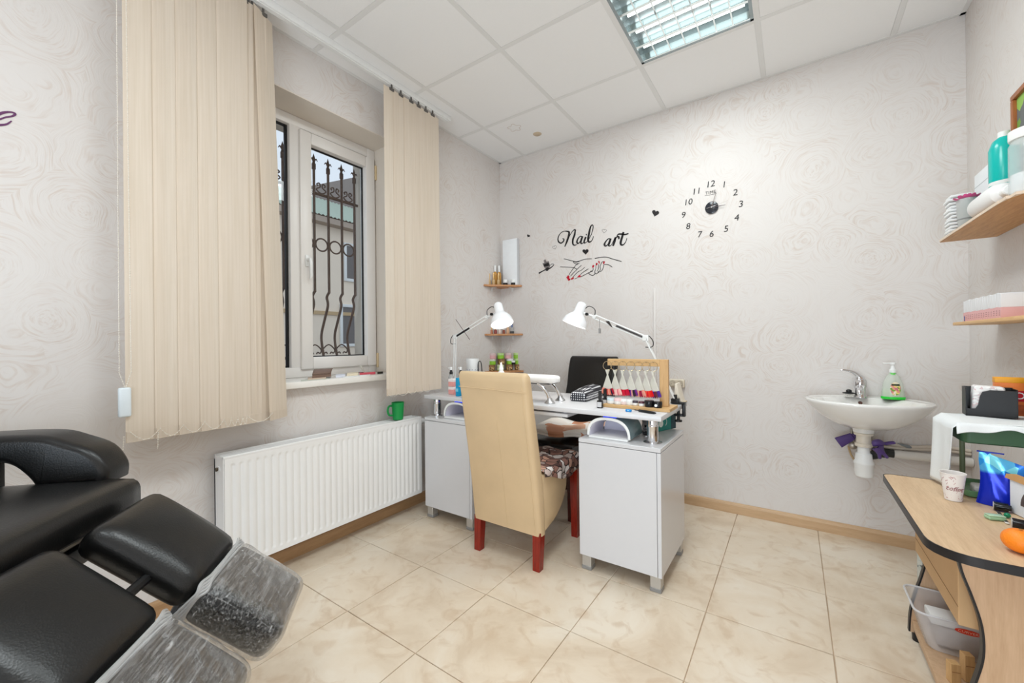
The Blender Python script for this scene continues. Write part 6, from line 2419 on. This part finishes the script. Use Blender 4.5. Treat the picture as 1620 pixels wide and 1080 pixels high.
m = MB().loft([rr4(bx0 + .01, bx1 - .01, by0 + .01, by1 - .01, ZL, .02), rr4(bx0, bx1, by0, by1, ZL + .008), rr4(tx0 + .004, tx1 - .004, ty0 + .004, ty1 - .004, zt_)], caps=False)
n0 = len(m.v)
m.add(rr4(bx0 + .01, bx1 - .01, by0 + .01, by1 - .01, ZL, .02), [tuple(range(24))])
m.build('body', TBM, tub, world=True, recalc=False)
MB().tube([Vector(q) for q in rr4(tx0, tx1, ty0, ty1, zt_)], .0038, 8, closed=True).build('rim', M('tub_rim', (222, 220, 222), .25, alpha=.7), tub, world=True)
lx, lz = px(1529, 996, 'y', by0 - .012).x, px(1529, 996, 'y', by0 - .012).z
fy = lambda z: by0 - (z - ZL) * .033 / .137 - .0012
tl_ = .6
lg = MB()
pts = []
for k in range(28):
    a = 2 * PI * k / 28
    x, z = .030 * math.copysign(abs(math.cos(a)) ** .8, math.cos(a)), .0095 * math.sin(a)
    pts.append((lx + x, fy(lz + z), lz + z))
lg.add(pts + [(lx, fy(lz) - .0006, lz)], [(k, (k + 1) % 28, 28) for k in range(28)])
lg.build('logo', M('logo_red', (222, 62, 40), .4), tub, world=True, smooth=False)
text_mb('CURVER', .0125, lambda x, y, z: (lx + x, fy(lz + y) - .0012 - max(0, z), lz + y), .0006).build('lettering', M('logo_pink', (246, 190, 170), .4), tub, world=True, smooth=False)
pk = thing('white_packet', 'white packet lying inside the translucent tub', 'packet', (2.67, -1.0, ZL + .009))
MB().box((2.60, -1.055, ZL + .0095), (2.76, -.965, ZL + .075), .006, 2).build('body', M('grey_contents', (196, 190, 190), .6), pk, world=True)
MB().box((2.585, -1.06, ZL + .076), (2.74, -.97, ZL + .104), .004, 2, Matrix.Rotation(math.radians(-6), 3, 'X')).build('top_packet', MATS['paper_white'], pk, world=True)
for k, (u, v, h) in enumerate(((1502, 1078, .062), (1524, 1075, .082))):
    p = px(u, v, 'z', ZL)
    wb_ = thing('wood_offcut', ['left short wooden offcut standing on the lower shelf of the side table', 'right tall wooden offcut standing on the lower shelf of the side table'][k], 'wood block', (p.x + .01, p.y + .005, ZL + .0003), .3)
    MB().box((-.012, -.012, 0), (.012, .012, h), .001, 1).build('block', MATS['rack_wood_upright'], wb_, smooth=False)
    MB().box((-.010, -.0126, h * .6), (.010, -.0119, h * .62)).build('end_mark', M('wood_dark', (150, 100, 60), .7), wb_, smooth=False)
nr = thing('paper_roll', 'grey printed paper roll standing behind the rear panel of the side table', 'roll', (2.622, -.826, 0))
pattern_mat('news_print', [(196, 198, 190), (140, 146, 144), (206, 206, 198), (112, 120, 122)], 70)
MB().lathe([(.027, 0), (.028, .003), (.028, .50), (.026, .503), (.010, .503), (.010, .48)], (0, 0, 0), 24).build('roll_body', MATS['news_print'], nr)
MB().lathe([(.0284, .30), (.0284, .306)], (0, 0, 0), 24).build('band', BP, nr, recalc=False)

# ------------------------------------------------------------------ shelves on the right wall
SH1 = 1.570
s1 = thing('wall_shelf', 'upper live-edge pine shelf on the right wall seen from below', 'shelf', (W - .09, -.9, SH1))
fx1 = px(1487, 384, 'y', -.36).x
edge = [(fx1, -.36), (fx1 + .001, -.6), (fx1 + .002, -.85), (fx1 + .004, -1.0), (fx1 + .012, -1.06), (fx1 + .030, -1.10), (fx1 + .034, -1.2), (fx1 + .026, -1.4), (fx1 + .03, -1.7)]
MB().prism(edge + [(W - .0015, -1.7), (W - .0015, -.36)], lambda p, q, z: (p, q, z), SH1, SH1 + .012, .0015).build('board', M('dummy', (200, 150, 100)) if False else wood_mat('shelf_pine', (206, 156, 100), (162, 108, 58), 'y', 1.5, .5, True), s1, world=True, smooth=False)
ee = MB()
for a, b_ in zip(edge[:-1], edge[1:]):
    ee.box((min(a[0], b_[0]) - .0018, b_[1], SH1 + .003), (max(a[0], b_[0]) + .0002, a[1], SH1 + .0122))
ee.build('edge_band', M('edge_cream', (226, 206, 186), .6), s1, world=True, smooth=False)
ZS = SH1 + .0125
# stack of white paper towels at the tip
tp_ = thing('paper_stack', 'stack of thin white paper napkins at the left tip of the upper shelf', 'napkins', (fx1 + .046, -.418, ZS))
zt1 = px(1500, 318, 'x', fx1 + .03).z
nst = 12
sh_ = (zt1 - ZS) / nst
for k in range(nst):
    c = cushion(.072 + .006 * math.sin(k * 2.1), .080 + .005 * math.sin(k * 1.3), sh_ * .96, sh_ * .45, 0, 3, (.002 * math.sin(k * 1.7), .003 * math.sin(k), sh_ * (k + .5)))
    c.build('sheet', MATS['paper_white'], tp_)
zb1 = px(1540, 288, 'x', W - .05).z
bxw = thing('white_box', 'white cardboard box at the back of the upper wall shelf', 'box', (W - .038, -.47, ZS))
MB().box((-.034, -.09, 0), (.034, .09, zb1 - ZS), .004, 2).build('body', M('box_white2', (236, 238, 240), .5), bxw)
MB().box((-.0346, -.088, (zb1 - ZS) * .78), (-.0338, .088, (zb1 - ZS) * .79)).build('lid_line', M('line_grey', (200, 202, 204), .5), bxw, smooth=False)
# grey pot with pink flower
xp_ = fx1 + .038
c = px(1531, 335, 'x', xp_)
rp_ = sz(12.5, c)
pt = thing('flower_pot', 'grey pot with a pink artificial flower on the upper wall shelf', 'flower pot', (xp_, c.y, ZS))
ztp = px(1533, 313, 'x', xp_).z - ZS
MB().lathe([(rp_ * .82, 0), (rp_ * .84, .004), (rp_ * .96, ztp * .55), (rp_, ztp * .97), (rp_ * .97, ztp), (rp_ * .88, ztp), (rp_ * .86, ztp - .01), (0, ztp - .012)], (0, 0, 0), 28).build('pot', M('pot_grey', (176, 178, 176), .4), pt)
MB().lathe([(rp_ * .93, ztp * .30), (rp_ * .95, ztp * .34)], (0, 0, 0), 28).build('groove', M('groove_grey', (140, 142, 142), .5), pt, recalc=False)
PK = M('petal_pink', (232, 108, 166), .55)
rr = random.Random(9)
pet = []
for k in range(26):
    a = k * 2.4
    rad = .012 + .9 * rp_ * (k / 26) ** .6
    m = MB()
    L_ = .030
    tilt = .25 + 1.0 * (k / 26)
    def petal(s, t, a=a, rad=rad, tilt=tilt):
        w_ = .010 * math.sin(PI * (.12 + .8 * t)) * (s - .5) * 2
        l_ = L_ * t
        r = rad * .5 + l_ * math.sin(tilt)
        return Vector((r * math.cos(a) - w_ * math.sin(a), r * math.sin(a) + w_ * math.cos(a), ztp - .004 + l_ * math.cos(tilt) * .8 + .004 * (s - .5) ** 2))
    m.grid(petal, 4, 5)
    m.build('petal', PK, pt, recalc=False)
# white tube lying, teal lotion jar and clear jar
xq = fx1 + .040
c0, c1 = px(1549, 336, 'x', xq), px(1600, 300, 'x', xq + .02)
lt = thing('white_bottle', 'white rounded plastic bottle lying on the upper wall shelf', 'bottle', (xq, c0.y, ZS))
rl = .043
y0_, y1_ = c0.y - .01, c0.y - .24
MB().lathe([(0, 0), (.020, .002), (.034, .012), (rl, .035), (rl, .20), (rl * .8, .225), (.016, .235)], (xq, c0.y - .008, ZS + rl), 24, (0, -1, 0)).build('body', M('bottle_cream', (236, 234, 232), .35), lt, world=True)
MB().lathe([(.017, .234), (.017, .262), (.014, .265)], (xq, c0.y - .008, ZS + rl), 18, (0, -1, 0)).build('cap', WP, lt, world=True)
tq = px(1589, 250, 'x', W - .055)
tl2 = thing('lotion_bottle', 'teal lotion bottle behind the clear jar on the upper wall shelf', 'bottle', (W - .066, tq.y - .035, ZS))
htl = px(1585, 225, 'x', W - .055).z - ZS
TE = M('teal_liquid', (0, 184, 176), .2)
MB().lathe([(.038, 0), (.040, .006), (.040, htl * .86), (.030, htl * .96), (.016, htl)], (0, 0, 0), 24).build('body', TE, tl2)
MB().lathe([(.016, htl - .002), (.016, htl + .02)], (0, 0, 0), 16).build('cap', WP, tl2)
MB().lathe([(.0404, htl * .42), (.0404, htl * .46)], (0, 0, 0), 24).build('label_band', WP, tl2, recalc=False)
cq = px(1612, 300, 'x', fx1 + .065)
cj = thing('clear_jar', 'tall clear plastic jar with white lid at the right edge of the upper shelf', 'jar', (fx1 + .078, cq.y - .045, ZS))
hj = px(1603, 218, 'x', fx1 + .06).z - ZS
CJ = M('jar_clear', (232, 242, 242), .1, alpha=.35)
MB().lathe([(.046, .001), (.048, .006), (.048, hj - .05), (.042, hj - .035), (.042, hj - .028)], (0, 0, 0), 28).build('body', CJ, cj)
MB().lathe([(.047, hj - .032), (.048, hj - .028), (.048, hj - .002), (.044, hj)], (0, 0, 0), 28).build('lid', WP, cj)
MB().lathe([(.043, .004), (.043, hj * .36)], (0, 0, 0), 24).build('contents', M('contents_white', (238, 238, 240), .6), cj)
# lower shelf with a row of slim cartons
SH2 = 1.188
s2 = thing('wall_shelf', 'lower pine shelf on the right wall carrying a row of slim cartons', 'shelf', (W - .07, -.9, SH2))
fx2 = px(1507, 510, 'y', -.36).x
MB().box((fx2, -1.7, SH2), (W - .0015, -.36, SH2 + .014), .003, 2).build('board', wood_mat('shelf_pine2', (232, 190, 134), (206, 154, 96), 'y', 1.5, .5), s2, world=True)
xf_ = fx2 + .018
yc0 = px(1524, 500, 'x', xf_).y
wcar = .0245
names = ['first', 'second', 'third', 'fourth', 'fifth', 'sixth', 'seventh', 'eighth', 'ninth', 'tenth', 'eleventh', 'twelfth', 'thirteenth', 'fourteenth', 'fifteenth', 'sixteenth']
PKC, WHC, INK = M('carton_pink', (228, 176, 176), .5), M('carton_white2', (232, 232, 234), .5), M('ink_rose', (150, 90, 96), .6)
y = yc0
k = 0
while px(1622, 500, 'x', xf_).y < y and k < 16:
    hcar = .088 + .002 * ((k * 7) % 3)
    t = thing('slim_carton', f'slim white and pink carton, {names[k]} from the left on lower wall shelf', 'box', (xf_, y - wcar / 2, SH2 + .0143), 0, 'row of slim cartons on the lower shelf')
    MB().box((0, -wcar / 2 + .0006, 0), (.07, wcar / 2 - .0006, hcar * .44), .0008, 1).build('pink_base', PKC, t)
    MB().box((.0004, -wcar / 2 + .0008, hcar * .44), (.07, wcar / 2 - .0008, hcar), .0008, 1).build('white_top', WHC, t)
    i_ = MB()
    for q in range(3):
        i_.box((-.0008, -.004, hcar * (.12 + .08 * q)), (-.0001, .004, hcar * (.14 + .08 * q)))
    i_.build('print', INK, t, smooth=False)
    if k == 0:
        MB().box((-.0009, -.009, .002), (-.0002, .002, hcar * .26)).build('blue_print', M('ink_blue', (100, 110, 160), .6), t, smooth=False)
    y -= wcar
    k += 1
# framed picture
pf0 = px(1611, 150, 'x', W)
zt2, zb2 = px(1612, 150, 'x', W).z, px(1614, 224, 'x', W).z - .12
pc = thing('framed_picture', 'wood-framed picture of green leaves on the right wall above the shelf', 'picture', (W - .01, pf0.y - .15, (zt2 + zb2) / 2))
ya, yb_ = pf0.y - .34, pf0.y
fw = .020
m = MB()
for a, c in (((W - .022, ya, zb2), (W - .0015, yb_, zb2 + fw)), ((W - .022, ya, zt2 - fw), (W - .0015, yb_, zt2)), ((W - .022, ya, zb2 + fw), (W - .0015, ya + fw, zt2 - fw)), ((W - .022, yb_ - fw, zb2 + fw), (W - .0015, yb_, zt2 - fw))):
    m.box(a, c, .003)
m.build('frame', wood_mat('frame_wood', (176, 106, 56), (130, 70, 34), 'z', 2, .4), pc, world=True)
pattern_mat('leaf_picture', [(110, 112, 112), (120, 160, 70), (96, 100, 100), (150, 190, 90), (124, 126, 124)], 16)
MB().box((W - .010, ya + fw, zb2 + fw), (W - .004, yb_ - fw, zt2 - fw)).build('print', MATS['leaf_picture'], pc, world=True, smooth=False)

# ------------------------------------------------------------------ on the window sill and the radiator
ZL_ = SILL + .0004


def slip(name, label, cat, u0, u1, x0, x1, th, mat, dz=0.0, skew=0.0):
    """flat piece on the sill from depth x0 (room side) to x1, spanning photo columns u0..u1"""
    v = 596
    P = [Vector((x, px(u + k, v, 'x', x).y, SILL)) for u, k, x in ((u0, 0, x0), (u1, 0, x0), (u1, skew, x1), (u0, skew, x1))]
    c = sum(P, Vector()) / 4
    t = thing(name, label, cat, (c.x, c.y, ZL_ + dz))
    m = MB()
    lo = [Vector((p.x - c.x, p.y - c.y, 0)) for p in P]
    hi = [q + Vector((0, 0, th)) for q in lo]
    m.add(lo + hi, [(3, 2, 1, 0), (4, 5, 6, 7)] + [(i, (i + 1) % 4, 4 + (i + 1) % 4, 4 + i) for i in range(4)])
    m.build('sheet', mat, t, smooth=False)
    return t, P


slip('card', 'pale grey-green card lying flat at the front of the window sill', 'card', 476, 520, .045, -.02, .002, M('card_green', (204, 208, 196), .6))
slip('card', 'beige folded card lying under the brown wallet on the window sill', 'card', 487, 516, .02, -.09, .006, M('card_beige', (212, 190, 170), .6), .0024)
t, P = slip('wallet', 'brown leather wallet lying open on the window sill', 'wallet', 494, 524, .0, -.10, .016, M('wallet_brown', (122, 98, 84), .55), .0088)
q0, q1, q2, q3 = [p + Vector((0, 0, z)) for p, z in zip(P, (.026, .026, .044, .044))]
fl_ = MB()
fl_.grid(lambda s, tt: (q0.lerp(q1, s)).lerp(q3.lerp(q2, s), tt) + Vector((0, .012 * tt, .012 * math.sin(PI * (.1 + .7 * tt)))), 6, 8)
o = fl_.build('flap', MATS['wallet_brown'], t, world=True)
o.modifiers.new('thickness', 'SOLIDIFY').thickness = .003
slip('paper_slip', 'bluish white paper slip right of the brown wallet on the sill', 'paper', 531, 546, .0, -.10, .012, M('slip_blue', (222, 224, 234), .7))
slip('paper_slip', 'white paper strip lying along the front of the sill', 'paper', 543, 586, .04, .005, .004, M('slip_white', (236, 236, 234), .7))
slip('paper_slip', 'cream paper slip near the pink file on the sill', 'paper', 549, 567, -.01, -.11, .016, M('slip_cream', (236, 222, 196), .7))
t, P = slip('nail_file', 'pink nail file lying at the right end of the window sill', 'nail file', 569, 594, -.02, -.05, .014, M('file_pink', (226, 96, 110), .5))
MB().box((-.012, -.06, .0142), (.004, -.03, .018), .001).build('dark_end', M('file_maroon', (110, 40, 50), .5), t)
slip('lighter', 'small black piece lying at the far right end of the window sill', 'lighter', 597, 606, -.02, -.05, .012, M('black_slip', (60, 56, 48), .5))
p = px(577, 590, 'x', -.09)
cp = thing('clip', 'grey plastic clip standing upright by the window sash on the sill', 'clip', (-.09, p.y, ZL_))
MB().tube([(0, 0, .001), (-.004, -.012, .03), (-.008, -.026, .058)], [.004, .006, .008], 8).build('body', M('clip_pale', (206, 204, 194), .5), cp)
MB().box((-.004, -.006, 0), (.012, .012, .004), .001).build('foot', M('clip_pale', (206, 204, 194), .5), cp)
# green mug on the radiator
p = px(627, 662, 'z', rz1 + .0012)
mg = thing('mug', 'bright green plastic mug standing on the radiator below the right blind', 'mug', (.092, p.y - (.092 - p.x) * .4, rz1 + .0012))
GM = M('mug_green', (16, 146, 70), .3)
MB().lathe([(.030, 0), (.033, .003), (.040, .108), (.041, .112), (.038, .112), (.031, .008), (0, .007)], (0, 0, 0), 28).build('body', GM, mg)
MB().tube(crom([(-.010, -.036, .092), (-.012, -.060, .092), (-.013, -.070, .066), (-.012, -.060, .036), (-.009, -.033, .030)], 5), .0065, 8).build('handle', GM, mg)
